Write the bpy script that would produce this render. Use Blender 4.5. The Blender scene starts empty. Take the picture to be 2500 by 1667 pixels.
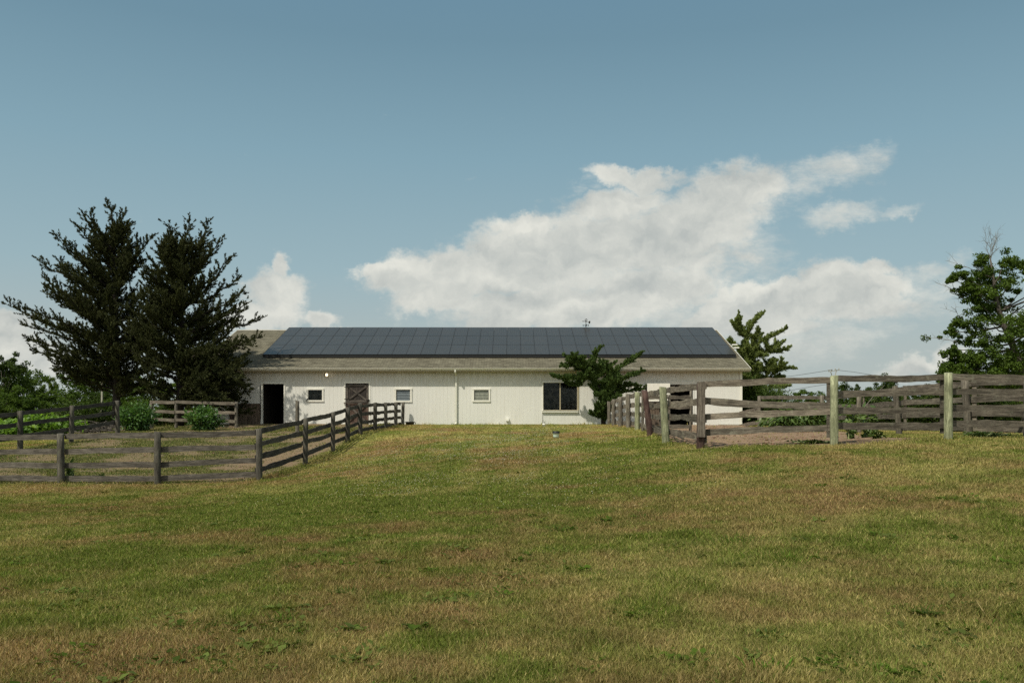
import bpy, math, random
import numpy as np
from mathutils import Vector, Matrix, Euler

# ------------------------------------------------------------------ camera, sky, sun
F = 2100.0                     # focal length in photo pixels (photo 2500 px wide)
HV = 1005.0                    # eye level
scene = bpy.context.scene
col = scene.collection
cam_d = bpy.data.cameras.new("camera")
cam_d.sensor_width = 36.0
cam_d.lens = F / 2500 * 36
cam_d.shift_y = (HV - 833.5) / 2500
cam_d.clip_start = 0.1
cam_d.clip_end = 6000
cam = bpy.data.objects.new("camera", cam_d)
cam.location = (0, 0, 0)
cam.rotation_euler = (math.radians(90), 0, 0)
col.objects.link(cam)
scene.camera = cam

SUN_TRAVEL = Vector((0.50, 0.52, -1.0)).normalized()
sd = bpy.data.lights.new("sun", 'SUN')
sd.energy = 4.3
sd.angle = math.radians(0.6)
sd.color = (1.0, 0.935, 0.81)
sun = bpy.data.objects.new("sun", sd)
sun.rotation_euler = SUN_TRAVEL.to_track_quat('-Z', 'Y').to_euler()
sun.location = (-20, -20, 40)
col.objects.link(sun)

scene.view_settings.view_transform = 'Standard'
scene.view_settings.look = 'None'
scene.view_settings.exposure = 0.0
scene.view_settings.gamma = 1.0
scene.cycles.use_denoising = False
scene.cycles.max_bounces = 6
scene.cycles.diffuse_bounces = 3
scene.cycles.transparent_max_bounces = 8
scene.cycles.sample_clamp_indirect = 4.0

SKY_STRENGTH = 0.10


class NT:
    """tiny helper to write node trees"""
    def __init__(self, tree):
        self.t = tree
        self.n = tree.nodes
        self.l = tree.links

    def node(self, kind, **kw):
        nd = self.n.new(kind)
        for k, v in kw.items():
            if k == 'ins':
                for i, val in v.items():
                    self.set(nd.inputs[i], val)
            else:
                setattr(nd, k, v)
        return nd

    def set(self, sock, val):
        if isinstance(val, bpy.types.NodeSocket):
            self.l.new(val, sock)
        elif isinstance(val, bpy.types.Node):
            self.l.new(val.outputs[0], sock)
        else:
            sock.default_value = val

    def m(self, op, a, b=None, c=None, clamp=False):
        nd = self.n.new('ShaderNodeMath')
        nd.operation = op
        nd.use_clamp = clamp
        self.set(nd.inputs[0], a)
        if b is not None:
            self.set(nd.inputs[1], b)
        if c is not None:
            self.set(nd.inputs[2], c)
        return nd.outputs[0]

    def vm(self, op, a, b=None, out=0):
        nd = self.n.new('ShaderNodeVectorMath')
        nd.operation = op
        self.set(nd.inputs[0], a)
        if b is not None:
            self.set(nd.inputs[1], b)
        return nd.outputs[out]

    def mix(self, fac, a, b, mode='MIX'):
        nd = self.n.new('ShaderNodeMix')
        nd.data_type = 'RGBA'
        nd.blend_type = mode
        self.set(nd.inputs[0], fac)
        self.set(nd.inputs[6], a if not isinstance(a, tuple) else (a + (1,))[:4])
        self.set(nd.inputs[7], b if not isinstance(b, tuple) else (b + (1,))[:4])
        return nd.outputs[2]

    def noise(self, vec, scale, detail=4, rough=0.55, dist=0.0, col=False):
        nd = self.n.new('ShaderNodeTexNoise')
        if vec is not None:
            self.set(nd.inputs['Vector'], vec)
        nd.inputs['Scale'].default_value = scale
        nd.inputs['Detail'].default_value = detail
        nd.inputs['Roughness'].default_value = rough
        nd.inputs['Distortion'].default_value = dist
        return nd.outputs[1 if col else 0]

    def mr(self, v, a, b, c=0.0, d=1.0, interp='LINEAR'):
        nd = self.n.new('ShaderNodeMapRange')
        nd.interpolation_type = interp
        self.set(nd.inputs[0], v)
        nd.inputs[1].default_value = a
        nd.inputs[2].default_value = b
        nd.inputs[3].default_value = c
        nd.inputs[4].default_value = d
        return nd.outputs[0]

    def mapping(self, vec, loc=(0, 0, 0), rot=(0, 0, 0), scale=(1, 1, 1), kind='POINT'):
        nd = self.n.new('ShaderNodeMapping')
        nd.vector_type = kind
        self.set(nd.inputs[0], vec)
        nd.inputs[1].default_value = loc
        nd.inputs[2].default_value = rot
        nd.inputs[3].default_value = scale
        return nd.outputs[0]


def build_world():
    w = bpy.data.worlds.new("World")
    scene.world = w
    w.use_nodes = True
    t = w.node_tree
    t.nodes.clear()
    N = NT(t)
    out = N.node('ShaderNodeOutputWorld')
    bg = N.node('ShaderNodeBackground')
    bg.inputs[1].default_value = SKY_STRENGTH
    N.l.new(bg.outputs[0], out.inputs[0])
    sky = N.node('ShaderNodeTexSky')
    sky.sky_type = 'NISHITA'
    sky.sun_disc = False
    d = -SUN_TRAVEL
    sky.sun_elevation = math.asin(d.z)
    sky.sun_rotation = math.atan2(d.x, d.y) % (2 * math.pi)
    sky.altitude = 100
    sky.air_density = 1.0
    sky.dust_density = 1.6
    sky.ozone_density = 1.0
    tc = N.node('ShaderNodeTexCoord')
    dirv = tc.outputs['Generated']
    sep = N.node('ShaderNodeSeparateXYZ')
    N.l.new(dirv, sep.inputs[0])
    x, y, z = sep.outputs
    hs = N.node('ShaderNodeHueSaturation')
    hs.inputs['Hue'].default_value = 0.478
    hs.inputs['Saturation'].default_value = 0.74
    hs.inputs['Value'].default_value = 1.0
    N.l.new(sky.outputs[0], hs.inputs['Color'])
    # the muted, warm-grey air low over the fields
    skyc = N.mix(1.0, hs.outputs[0], (0.82, 0.99, 0.99), 'MULTIPLY')
    rp = N.node('ShaderNodeValToRGB')
    el = rp.color_ramp.elements
    el[0].position = 0.0
    el[0].color = (.48, .525, .51, 1)
    el[1].position = 1.0
    el[1].color = (.15, .275, .37, 1)
    for p_, c_ in ((.16, (.435, .495, .49, 1)), (.36, (.330, .458, .505, 1)), (.64, (.235, .382, .462, 1)), (.90, (.160, .285, .370, 1))):
        e_ = el.new(p_)
        e_.color = c_
    N.set(rp.inputs[0], N.m('MULTIPLY', z, 2.27))
    ramp = N.vm('SCALE', rp.outputs[0])
    ramp.node.inputs[3].default_value = 10.0
    skyc = N.mix(N.mr(z, .42, .75, .88, .10, 'SMOOTHSTEP'), skyc, ramp)
    # ---- clouds laid out on the dome by direction
    ys = N.m('MAXIMUM', y, 0.02)
    pu = N.m('MULTIPLY', N.m('DIVIDE', x, ys), F / 1000)
    pv = N.m('MULTIPLY', N.m('DIVIDE', z, ys), F / 1000)
    comb = N.node('ShaderNodeCombineXYZ')
    N.l.new(pu, comb.inputs[0])
    N.l.new(pv, comb.inputs[1])
    P0 = comb.outputs[0]
    warp = N.noise(P0, 4.5, 3, 0.6, col=True)
    warp2 = N.noise(P0, 20.0, 6, 0.68, col=True)
    off = N.vm('SCALE', N.vm('SUBTRACT', warp, (0.5, 0.5, 0.5)))
    off.node.inputs[3].default_value = 0.13
    off2 = N.vm('SCALE', N.vm('SUBTRACT', warp2, (0.5, 0.5, 0.5)))
    off2.node.inputs[3].default_value = 0.060
    P = N.vm('ADD', N.vm('ADD', P0, off), off2)

    def field(P, blobs):
        acc = None
        for (cx, cy, rx, ry, rot, s) in blobs:
            mp = N.mapping(P, ((cx - 1250) / 1000, (HV - cy) / 1000, 0), (0, 0, math.radians(rot)), (rx / 1000, ry / 1000, 1), 'TEXTURE')
            # kill z
            ln = N.vm('LENGTH', mp, out=1)
            v = N.mr(ln, 0.15, 1.35, s, 0.0, 'SMOOTHSTEP')
            acc = v if acc is None else N.m('MAXIMUM', acc, v)
        return acc

    # solid heaps (cx, cy, rx, ry, rotation deg, strength)
    heaps = [(920, 668, 66, 34, 8, .95), (985, 680, 125, 72, 5, 1), (1060, 735, 150, 58, 4, .95), (1090, 668, 170, 86, 8, 1), (1230, 640, 200, 110, 10, 1), (1290, 560, 120, 52, 12, .9),
             (1390, 620, 260, 135, 8, 1), (1560, 585, 270, 130, 10, 1), (1700, 540, 230, 130, 15, .95),
             (1790, 470, 190, 85, 8, .9), (1560, 425, 165, 38, -4, .85), (1520, 490, 190, 50, 10, .9),
             (1400, 750, 400, 78, 2, 1), (1250, 790, 150, 45, 12, 1), (1600, 700, 260, 90, 5, .85), (1740, 640, 150, 90, 20, .7),
             (1760, 765, 170, 55, 18, 1), (1870, 745, 190, 75, 14, 1), (2000, 720, 200, 80, 14, 1), (2120, 700, 130, 72, 8, 1),
             (2150, 655, 76, 38, 5, 1), (1905, 702, 70, 32, 15, 1), (2000, 680, 60, 24, 10, 1), (2120, 760, 230, 50, 6, .7), (1900, 800, 220, 42, 0, .8),
             (675, 725, 92, 72, 0, .95), (700, 660, 30, 60, -10, .85), (640, 775, 130, 45, 0, .9), (775, 785, 90, 24, 5, .7),
             (18, 790, 110, 52, -15, .95), (60, 860, 190, 60, -12, .9), (835, 803, 40, 12, 0, .7),
             (2240, 900, 130, 34, 12, .8), (2320, 870, 80, 34, 0, .7)]
    wisps = [(2000, 430, 210, 75, 18, .76), (2120, 385, 100, 52, 25, .68), (2060, 530, 160, 46, 16, .9), (2180, 500, 90, 22, 16, .75),
             (1430, 450, 100, 30, 10, .55), (2230, 670, 150, 50, 12, .75), (2340, 620, 70, 40, 25, .6), (2240, 760, 220, 50, 3, .6),
             (1920, 520, 130, 60, 18, .5), (1160, 440, 30, 12, 0, .45), (1650, 770, 500, 60, 2, .7), (1950, 830, 330, 95, 6, .78), (1150, 770, 250, 50, 0, .7), (1500, 770, 420, 60, 0, .9), (1780, 640, 200, 110, 15, .75), (2280, 700, 200, 60, 10, .7), (2450, 780, 200, 60, 0, .5), (1000, 760, 120, 40, 0, .5)]
    h = field(P, heaps)
    ws = field(P, wisps)
    nb = N.noise(N.mapping(P0, (0, 0, 0), (0, 0, 0.2), (1, 1.6, 1)), 8.0, 10, 0.68)
    nb2 = N.noise(N.mapping(P0, (5, 3, 0), (0, 0, -0.3), (1, 2.6, 1)), 5.5, 10, 0.72)
    dh = N.mr(N.m('ADD', h, N.m('MULTIPLY', N.m('SUBTRACT', nb, 0.5), 1.25)), 0.20, 0.72, 0.0, 1.0, 'SMOOTHSTEP')
    dw = N.mr(N.m('ADD', ws, N.m('MULTIPLY', N.m('SUBTRACT', nb2, 0.5), 1.7)), 0.28, 1.15, 0.0, 0.85, 'SMOOTHSTEP')
    dens = N.m('MAXIMUM', N.m('MULTIPLY', dh, 0.94), dw)
    # relief: the sunward (upper left) side of every billow is brighter
    e1 = N.noise(N.mapping(P, (0, 0, 0), (0, 0, 0.15), (1, 1.9, 1)), 4.2, 5, 0.5)
    e2 = N.noise(N.mapping(P, (0.035, -0.075, 0), (0, 0, 0.15), (1, 1.9, 1)), 4.2, 5, 0.5)
    f1 = N.noise(P, 15.0, 6, 0.6)
    f2 = N.noise(N.mapping(P, (0.012, -0.024, 0)), 15.0, 6, 0.6)
    rel = N.m('ADD', N.m('MULTIPLY', N.m('SUBTRACT', e1, e2), 1.9), N.m('MULTIPLY', N.m('SUBTRACT', f1, f2), 0.75))
    # sunlit crowns of the heaps
    br = field(P, [(2125, 648, 80, 32, 8, 1), (1995, 688, 60, 22, 12, .9), (1800, 735, 110, 34, 25, 1), (1370, 762, 130, 26, 12, .9), (960, 655, 120, 36, 8, 1),
                   (1250, 560, 90, 34, 14, .9), (1500, 440, 160, 24, 0, .7), (695, 690, 60, 60, 0, .8)])
    rim = N.m('ADD', N.m('MULTIPLY', br, .75), N.mr(h, 0.30, 0.80, 0.35, 0.0, 'SMOOTHSTEP'))
    lum = N.m('ADD', N.m('ADD', 0.38, rel), N.m('MULTIPLY', rim, 0.55), clamp=True)
    lum = N.m('ADD', lum, N.m('MULTIPLY', N.mr(pv, 0.15, 0.6, 0.0, 1.0), 0.06), clamp=True)
    cc = N.mix(lum, (4.7, 4.98, 4.8), (8.0, 7.95, 7.2))
    front = N.mr(y, 0.03, 0.15, 0.0, 1.0)
    # bright cloud added out of view behind the camera to lift the fill light
    gb = N.noise(N.mapping(dirv, scale=(1, 1, 2.2)), 2.6, 6, 0.6)
    back = N.m('MULTIPLY', N.mr(gb, 0.42, 0.60, 0, 0.9, 'SMOOTHSTEP'), N.m('MULTIPLY', N.mr(y, -0.10, 0.05, 1.0, 0.0), N.mr(z, 0.0, 0.08, 0.0, 1.0)))
    skyc = N.mix(back, skyc, (10.5, 10.2, 9.3))
    fin = N.mix(N.m('MULTIPLY', dens, front), skyc, cc)
    N.l.new(fin, bg.inputs[0])
    w.cycles.sampling_method = 'MANUAL'
    w.cycles.sample_map_resolution = 512


build_world()

rng = np.random.default_rng(7)
random.seed(7)


def px(u, v, Y):
    return Vector(((u - 1250) * Y / F, Y, (HV - v) * Y / F))


# ------------------------------------------------------------------ numpy noise
_perm = np.random.default_rng(3).random((256, 256)).astype(np.float64)


def vnoise(x, y):
    xi = np.floor(x).astype(int)
    yi = np.floor(y).astype(int)
    fx = x - xi
    fy = y - yi
    fx = fx * fx * (3 - 2 * fx)
    fy = fy * fy * (3 - 2 * fy)
    a = _perm[xi & 255, yi & 255]
    b = _perm[(xi + 1) & 255, yi & 255]
    c = _perm[xi & 255, (yi + 1) & 255]
    d = _perm[(xi + 1) & 255, (yi + 1) & 255]
    return (a * (1 - fx) + b * fx) * (1 - fy) + (c * (1 - fx) + d * fx) * fy


def fbm(x, y, o=4):
    s = 0
    a = 0.5
    t = 0
    for i in range(o):
        s = s + a * vnoise(x * 2 ** i + 17.3 * i, y * 2 ** i + 5.1 * i)
        t += a
        a *= 0.55
    return s / t


def sstep(a, b, x):
    t = np.clip((x - a) / (b - a), 0, 1)
    return t * t * (3 - 2 * t)


# ------------------------------------------------------------------ terrain
BW = 46.0        # front wall of the barn
P_POSTS = [(-6.64, 22.6, -1.80, -.44), (-6.48, 26.95, -1.66, -.22), (-6.35, 30.5, -1.42, -.015), (-6.27, 32.8, -1.16, .15), (-6.18, 35.1, -.90, .34),
           (-6.07, 38.1, -.85, .40), (-5.97, 40.7, -.81, .43), (-5.88, 43.5, -.73, .48), (-5.80, 45.6, -.68, .51)]
F_POSTS = [(-6.64, 22.6, -1.80, -.44), (-9.19, 22.3, -1.88, -.52), (-11.95, 22.8, -1.90, -.58), (-14.9, 23.3, -1.95, -.60), (-17.8, 23.7, -1.99, -.64)]
G_POSTS = [(-16.9, 26.6, -1.50, -.13), (-16.87, 29.5, -1.27, .04), (-16.40, 32.0, -1.14, .23), (-16.5, 36.0, -.95, .46)]
H_POSTS = [(-17.6, 42.0, -.82, .54), (-16.4, 42.0, -.80, .52), (-13.46, 42.0, -.78, .47)]
Q_POSTS = [(4.30, 19.5, -.82, .68), (4.12, 23.0, -.84, .66), (4.35, 27.0, -.77, .67), (4.59, 31.5, -.67, .72), (4.68, 34.5, -.68, .71),
           (4.79, 38.0, -.66, .65), (4.84, 41.0, -.66, .59), (4.91, 43.5, -.68, .52)]
R_POSTS = [(4.30, 19.5, -.82, .68), (6.97, 18.6, -.71, .78), (9.64, 19.0, -.63, .86), (12.6, 19.4, -.6, .84), (15.5, 19.8, -.64, .80), (18.4, 20.3, -.68, .76)]
S_POSTS = [(11.5, 40.0, -.76, .74), (11.9, 33.0, -.72, .63), (11.5, 28.5, -.70, .66), (10.95, 24.3, -.66, .73), (11.15, 21.0, -.58, .78), (11.8, 19.7, -.58, .80)]

CTRL = [(0, 0, -1.6), (-10, 0, -1.75), (10, 0, -1.45), (0, 5, -1.58), (-6, 5, -1.70), (6, 5, -1.47), (0, -10, -1.7), (-12, 12, -1.9), (-6, 14, -1.78), (0, 12, -1.5), (7, 12, -1.12),
        (13, 12, -1.0), (7, 8, -1.32), (12, 8, -1.2), (0, 18, -1.38), (0, 24, -1.14), (1, 31, -.92), (0, 38, -.78), (-3, 40, -.76), (-3, 33, -.90), (-3, 27, -1.25), (-3.4, 21, -1.55), (3, 22, -.98),
        (0, 46, -.70), (5, 46, -.70), (12, 46, -.74), (-10, 46, -.66), (-16, 46, -.68), (0, 55, -.75), (-12, 30, -1.42), (-11, 36, -1.02), (-10, 41, -.78),
        (8, 30, -.72), (8, 24, -.72), (8, 38, -.70), (17, 30, -.92), (18, 22, -.75), (16, 16, -.8), (14, 50, -.95), (30, 50, -1.4), (20, 60, -1.6), (48, 80, -2.0), (30, 80, -2.05), (60, 80, -2.1), (40, 40, -1.3), (30, 25, -1.0),
        (-22, 36, -1.3), (-25, 28, -1.7), (-30, 45, -1.4), (-40, 70, -2.2), (-22, 60, -1.4), (-60, 100, -3), (-22, 15, -2.0), (0, 75, -1.5), (-30, 20, -2.2), (-40, 45, -2),
        (0, 150, -5), (100, 150, -5), (-100, 150, -5), (120, 60, -4), (-120, 60, -4), (0, 260, -6), (-200, 200, -6), (200, 200, -6), (0, -60, -3), (80, -20, -3), (-80, -20, -3.5)]
for L in (P_POSTS, F_POSTS[1:], G_POSTS, H_POSTS, Q_POSTS, R_POSTS[1:], S_POSTS[:5]):
    CTRL += [(p[0], p[1], p[2]) for p in L]
_C = np.array(CTRL, dtype=float)
_MQ = 2.2


def _phi(a, b):
    d2 = (a[:, None, 0] - b[None, :, 0]) ** 2 + (a[:, None, 1] - b[None, :, 1]) ** 2
    return np.sqrt(d2 + _MQ ** 2)


_A = _phi(_C, _C)
_n = len(_C)
_M = np.zeros((_n + 1, _n + 1))
_M[:_n, :_n] = _A - np.eye(_n) * 0.25
_M[:_n, _n] = 1
_M[_n, :_n] = 1
_W = np.linalg.solve(_M, np.append(_C[:, 2], 0))


def zg(X, Y):
    X = np.atleast_1d(np.asarray(X, float)).ravel()
    Y = np.atleast_1d(np.asarray(Y, float)).ravel()
    out = np.empty(len(X))
    for i in range(0, len(X), 60000):
        q = np.stack([np.clip(X[i:i + 60000], -220, 220), np.clip(Y[i:i + 60000], -70, 280)], 1)
        out[i:i + 60000] = _phi(q, _C) @ _W[:_n] + _W[_n]
    out += (fbm(X * 0.9 + 50, Y * 0.9 + 50, 3) - 0.5) * 0.05
    return out


def zg1(x, y):
    return float(zg([x], [y])[0])


def interp_line(posts, key, val, q):
    ks = [p[key] for p in posts]
    vs = [p[val] for p in posts]
    o = np.argsort(ks)
    return np.interp(q, np.array(ks)[o], np.array(vs)[o])


def f_left(X, Y):
    """1 inside the left paddock, soft edges"""
    w = (fbm(X * 1.3 + 9, Y * 1.3, 3) - .5) * 0.5
    e = (interp_line(P_POSTS, 1, 0, Y) - .15 - X)                       # inside when positive
    s = Y - interp_line(F_POSTS, 0, 1, X) + .25
    g = X + 16.9
    b = 46.2 - Y
    d = np.minimum(np.minimum(e, s), np.minimum(g + 6 * (Y > 37), b))
    return sstep(-.25, .35, d + w)


def f_right(X, Y):
    w = (fbm(X * 1.1 + 31, Y * 1.1 + 7, 3) - .5) * 0.9
    e = X - interp_line(Q_POSTS, 1, 0, Y) - 0.1
    s = Y - interp_line(R_POSTS, 0, 1, X) + .05 + .25 * sstep(7, 12, X)
    r = interp_line(S_POSTS, 1, 0, Y) - .6 - X + 1.4 * sstep(24, 34, Y) - 1.8 * sstep(26, 20, Y)
    b = 46.5 - Y
    d = np.minimum(np.minimum(e, s), np.minimum(r, b))
    return sstep(-.3, .35, d + w)


def lawn_fields(X, Y):
    """returns dry (0..1), brown (0..1)"""
    n1 = fbm(X * .55 + 3, Y * .55 + 11, 4)
    n2 = fbm(X * 1.9 + 40, Y * 1.9 + 2, 4)
    n3 = fbm(X * .42 + 7, Y * .42 + 60, 3)
    dry = 0.22 + 1.5 * (n1 - .5) + 1.5 * (n2 - .5) + .13 * np.sin(X * 5.2 + .35 * np.sin(Y * .3)) * sstep(9, 15, Y) * sstep(4.5, 2.5, np.abs(X - .3)) 
    brown = -0.02 + 2.9 * (n3 - .48) + 1.9 * (n2 - .5)
    near = sstep(10.5, 5.5, Y)
    cen = np.exp(-((X / (Y * .28) - .05) ** 2))
    brown = brown + near * (.50 + .40 * cen) + .26 * sstep(15, 8, Y)
    dry = dry + .34 * sstep(1, 7, X) * sstep(7, 12, Y) * sstep(26, 16, Y) + .24 * sstep(17, 34, Y)
    dry = dry + .38 * np.exp(-((Y - 20.5) / 1.4) ** 2) * sstep(-4, -8, X)     # worn strip along the front fence
    grn = np.exp(-((X + 3) / 4) ** 2 - ((Y - 14) / 3.6) ** 2)
    grn = grn + .7 * np.exp(-((X + 4.4) / 2.2) ** 2 - ((Y - 9.5) / 1.8) ** 2)
    dry = dry - .45 * grn
    brown = brown - .6 * grn
    bx = np.exp(-((X - 2.2) / 1.6) ** 2 - ((Y - 33) / 3.) ** 2) + np.exp(-((X + 3.6) / 1.2) ** 2 - ((Y - 31) / 3.) ** 2)
    brown = brown + .30 * bx
    return np.clip(dry, 0, 1), np.clip(brown, 0, 1)


G_GREEN = np.array([.114, .133, .029])
G_LUSH = np.array([.070, .140, .016])
G_DRY = np.array([.262, .228, .090])
G_BROWN = np.array([.208, .128, .070])
D_LEFT = np.array([.21, .158, .096])
D_RIGHT = np.array([.32, .226, .148])


def lawn_color(X, Y):
    dry, br = lawn_fields(X, Y)
    c = G_GREEN * (1 - dry[:, None]) + G_DRY * dry[:, None]
    c = c * (1 - .85 * br[:, None]) + G_BROWN * .85 * br[:, None]
    c = c * (np.array([1.24, 1.27, 1.12])[None] + (.46 * sstep(13, 36, Y))[:, None])
    return c


# ------------------------------------------------------------------ mesh helpers
def tag(o, label=None, cat=None, group=None, kind=None):
    if label:
        o['label'] = label
    if cat:
        o['category'] = cat
    if group:
        o['group'] = group
    if kind:
        o['kind'] = kind
    return o


def np_mesh(name, verts, faces, mat=None, parent=None, rnd=None, colr=None, smooth=False, loc=None):
    me = bpy.data.meshes.new(name)
    verts = np.asarray(verts, dtype=np.float32)
    faces = np.asarray(faces, dtype=np.int32)
    k = faces.shape[1]
    me.vertices.add(len(verts))
    me.vertices.foreach_set('co', verts.ravel())
    me.loops.add(faces.size)
    me.loops.foreach_set('vertex_index', faces.ravel())
    me.polygons.add(len(faces))
    me.polygons.foreach_set('loop_start', np.arange(0, faces.size, k, dtype=np.int32))
    me.polygons.foreach_set('loop_total', np.full(len(faces), k, dtype=np.int32))
    if smooth:
        me.polygons.foreach_set('use_smooth', np.ones(len(faces), dtype=bool))
    me.update(calc_edges=True)
    if rnd is not None:
        a = me.attributes.new('rnd', 'FLOAT', 'POINT')
        a.data.foreach_set('value', np.asarray(rnd, dtype=np.float32))
    if colr is not None:
        a = me.attributes.new('tint', 'FLOAT_COLOR', 'POINT')
        c = np.ones((len(verts), 4), dtype=np.float32)
        c[:, :3] = colr
        a.data.foreach_set('color', c.ravel())
    if mat:
        me.materials.append(mat)
    o = bpy.data.objects.new(name, me)
    col.objects.link(o)
    if parent:
        o.parent = parent
    if loc is not None:
        o.location = loc
    return o


class MB:
    """mesh builder with mixed polygons"""
    def __init__(self):
        self.v = []
        self.f = []

    def quad(self, a, b, c, d):
        i = len(self.v)
        self.v += [tuple(a), tuple(b), tuple(c), tuple(d)]
        self.f.append((i, i + 1, i + 2, i + 3))

    def poly(self, pts):
        i = len(self.v)
        self.v += [tuple(p) for p in pts]
        self.f.append(tuple(range(i, i + len(pts))))

    def box(self, x0, x1, y0, y1, z0, z1):
        i = len(self.v)
        self.v += [(x0, y0, z0), (x1, y0, z0), (x1, y1, z0), (x0, y1, z0), (x0, y0, z1), (x1, y0, z1), (x1, y1, z1), (x0, y1, z1)]
        self.f += [(i, i + 3, i + 2, i + 1), (i + 4, i + 5, i + 6, i + 7), (i, i + 1, i + 5, i + 4), (i + 1, i + 2, i + 6, i + 5), (i + 2, i + 3, i + 7, i + 6), (i + 3, i, i + 4, i + 7)]
        return self

    def bar(self, a, b, w, h):
        """box along a segment a->b, w sideways, h up"""
        a = Vector(a)
        b = Vector(b)
        d = (b - a).normalized()
        up = Vector((0, 0, 1)) if abs(d.z) < .95 else Vector((0, 1, 0))
        s = d.cross(up).normalized()
        u = s.cross(d).normalized()
        i = len(self.v)
        for p in (a, b):
            for (sw, sh) in ((-1, -1), (1, -1), (1, 1), (-1, 1)):
                self.v.append(tuple(p + s * sw * w / 2 + u * sh * h / 2))
        self.f += [(i, i + 1, i + 2, i + 3), (i + 7, i + 6, i + 5, i + 4)]
        for k in range(4):
            self.f.append((i + k, i + 4 + k, i + 4 + (k + 1) % 4, i + (k + 1) % 4))

    def tube(self, pts, rad, n=8, cap=True):
        pts = [Vector(p) for p in pts]
        if not hasattr(rad, '__len__'):
            rad = [rad] * len(pts)
        base = len(self.v)
        prev = None
        for i, p in enumerate(pts):
            d = (pts[min(i + 1, len(pts) - 1)] - pts[max(i - 1, 0)]).normalized()
            if prev is None:
                up = Vector((0, 0, 1)) if abs(d.z) < .9 else Vector((1, 0, 0))
                s = d.cross(up).normalized()
            else:
                s = (prev - d * prev.dot(d)).normalized()
            prev = s
            u = d.cross(s)
            for k in range(n):
                a = 2 * math.pi * k / n
                self.v.append(tuple(p + (s * math.cos(a) + u * math.sin(a)) * rad[i]))
        for i in range(len(pts) - 1):
            for k in range(n):
                a = base + i * n + k
                b = base + i * n + (k + 1) % n
                self.f.append((a, a + n, b + n, b))
        if cap:
            self.f.append(tuple(base + k for k in range(n)))
            self.f.append(tuple(base + (len(pts) - 1) * n + k for k in reversed(range(n))))

    def lathe(self, c, prof, n=16):
        """prof: list of (r, z) from bottom to top"""
        base = len(self.v)
        c = Vector(c)
        for r, z in prof:
            for k in range(n):
                a = 2 * math.pi * k / n
                self.v.append((c.x + r * math.cos(a), c.y + r * math.sin(a), c.z + z))
        for i in range(len(prof) - 1):
            for k in range(n):
                a = base + i * n + k
                b = base + i * n + (k + 1) % n
                self.f.append((a, b, b + n, a + n))
        self.f.append(tuple(base + k for k in reversed(range(n))))
        self.f.append(tuple(base + (len(prof) - 1) * n + k for k in range(n)))

    def build(self, name, mat, parent=None, smooth=False, loc=None):
        me = bpy.data.meshes.new(name)
        me.from_pydata(self.v, [], self.f)
        if smooth:
            for p in me.polygons:
                p.use_smooth = len(p.vertices) == 4
        me.materials.append(mat)
        me.update()
        o = bpy.data.objects.new(name, me)
        col.objects.link(o)
        if parent:
            o.parent = parent
        if loc is not None:
            o.location = loc
        return o


def empty(name, loc=(0, 0, 0), rz=0, parent=None):
    o = bpy.data.objects.new(name, None)
    o.empty_display_size = .2
    col.objects.link(o)
    o.location = loc
    o.rotation_euler = (0, 0, rz)
    if parent:
        o.parent = parent
    return o


def copy_tree(o, parent=None):
    c = o.copy()
    col.objects.link(c)
    c.parent = parent
    for ch in list(o.children):
        copy_tree(ch, c)
    return c


# ------------------------------------------------------------------ materials
def new_mat(name):
    m = bpy.data.materials.new(name)
    m.use_nodes = True
    t = m.node_tree
    t.nodes.clear()
    N = NT(t)
    out = N.node('ShaderNodeOutputMaterial')
    b = N.node('ShaderNodeBsdfPrincipled')
    N.l.new(b.outputs[0], out.inputs[0])
    return m, N, b, out


def bump(N, b, h, dist, strength=1.0):
    bp = N.node('ShaderNodeBump')
    bp.inputs['Strength'].default_value = strength
    bp.inputs['Distance'].default_value = dist
    N.set(bp.inputs['Height'], h)
    N.l.new(bp.outputs[0], b.inputs['Normal'])


def simple_mat(name, c, rough=.6, metal=0, var=.12, scale=6., spec=.5, bumpd=0.0):
    m, N, b, out = new_mat(name)
    tc = N.node('ShaderNodeTexCoord')
    n = N.noise(tc.outputs['Object'], scale, 5, .6)
    cc = N.mix(N.mr(n, .3, .7), tuple(x * (1 - var) for x in c), tuple(min(1, x * (1 + var)) for x in c))
    N.set(b.inputs['Base Color'], cc)
    b.inputs['Roughness'].default_value = rough
    b.inputs['Metallic'].default_value = metal
    b.inputs['Specular IOR Level'].default_value = spec
    if bumpd:
        bump(N, b, n, bumpd)
    return m


def leaf_mat(name, dark, light, trans=.25, rough=.55, spec=.3, tc_mul=1.6):
    m, N, b, out = new_mat(name)
    at = N.node('ShaderNodeAttribute', attribute_name='rnd')
    geo = N.node('ShaderNodeNewGeometry')
    n = N.noise(geo.outputs['Position'], 1.1, 3, .6)
    f = N.m('ADD', N.m('MULTIPLY', at.outputs['Fac'], .65), N.m('MULTIPLY', N.mr(n, .3, .7), .35))
    c = N.mix(f, dark, light)
    N.set(b.inputs['Base Color'], c)
    b.inputs['Roughness'].default_value = rough
    b.inputs['Specular IOR Level'].default_value = spec
    if trans:
        tr = N.node('ShaderNodeBsdfTranslucent')
        c2 = N.mix(1.0, c, (tc_mul * 1.0, tc_mul * 1.05, tc_mul * .5), 'MULTIPLY')
        N.set(tr.inputs[0], c2)
        mx = N.node('ShaderNodeMixShader')
        mx.inputs[0].default_value = trans
        N.l.new(b.outputs[0], mx.inputs[1])
        N.l.new(tr.outputs[0], mx.inputs[2])
        N.l.new(mx.outputs[0], out.inputs[0])
    return m


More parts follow.
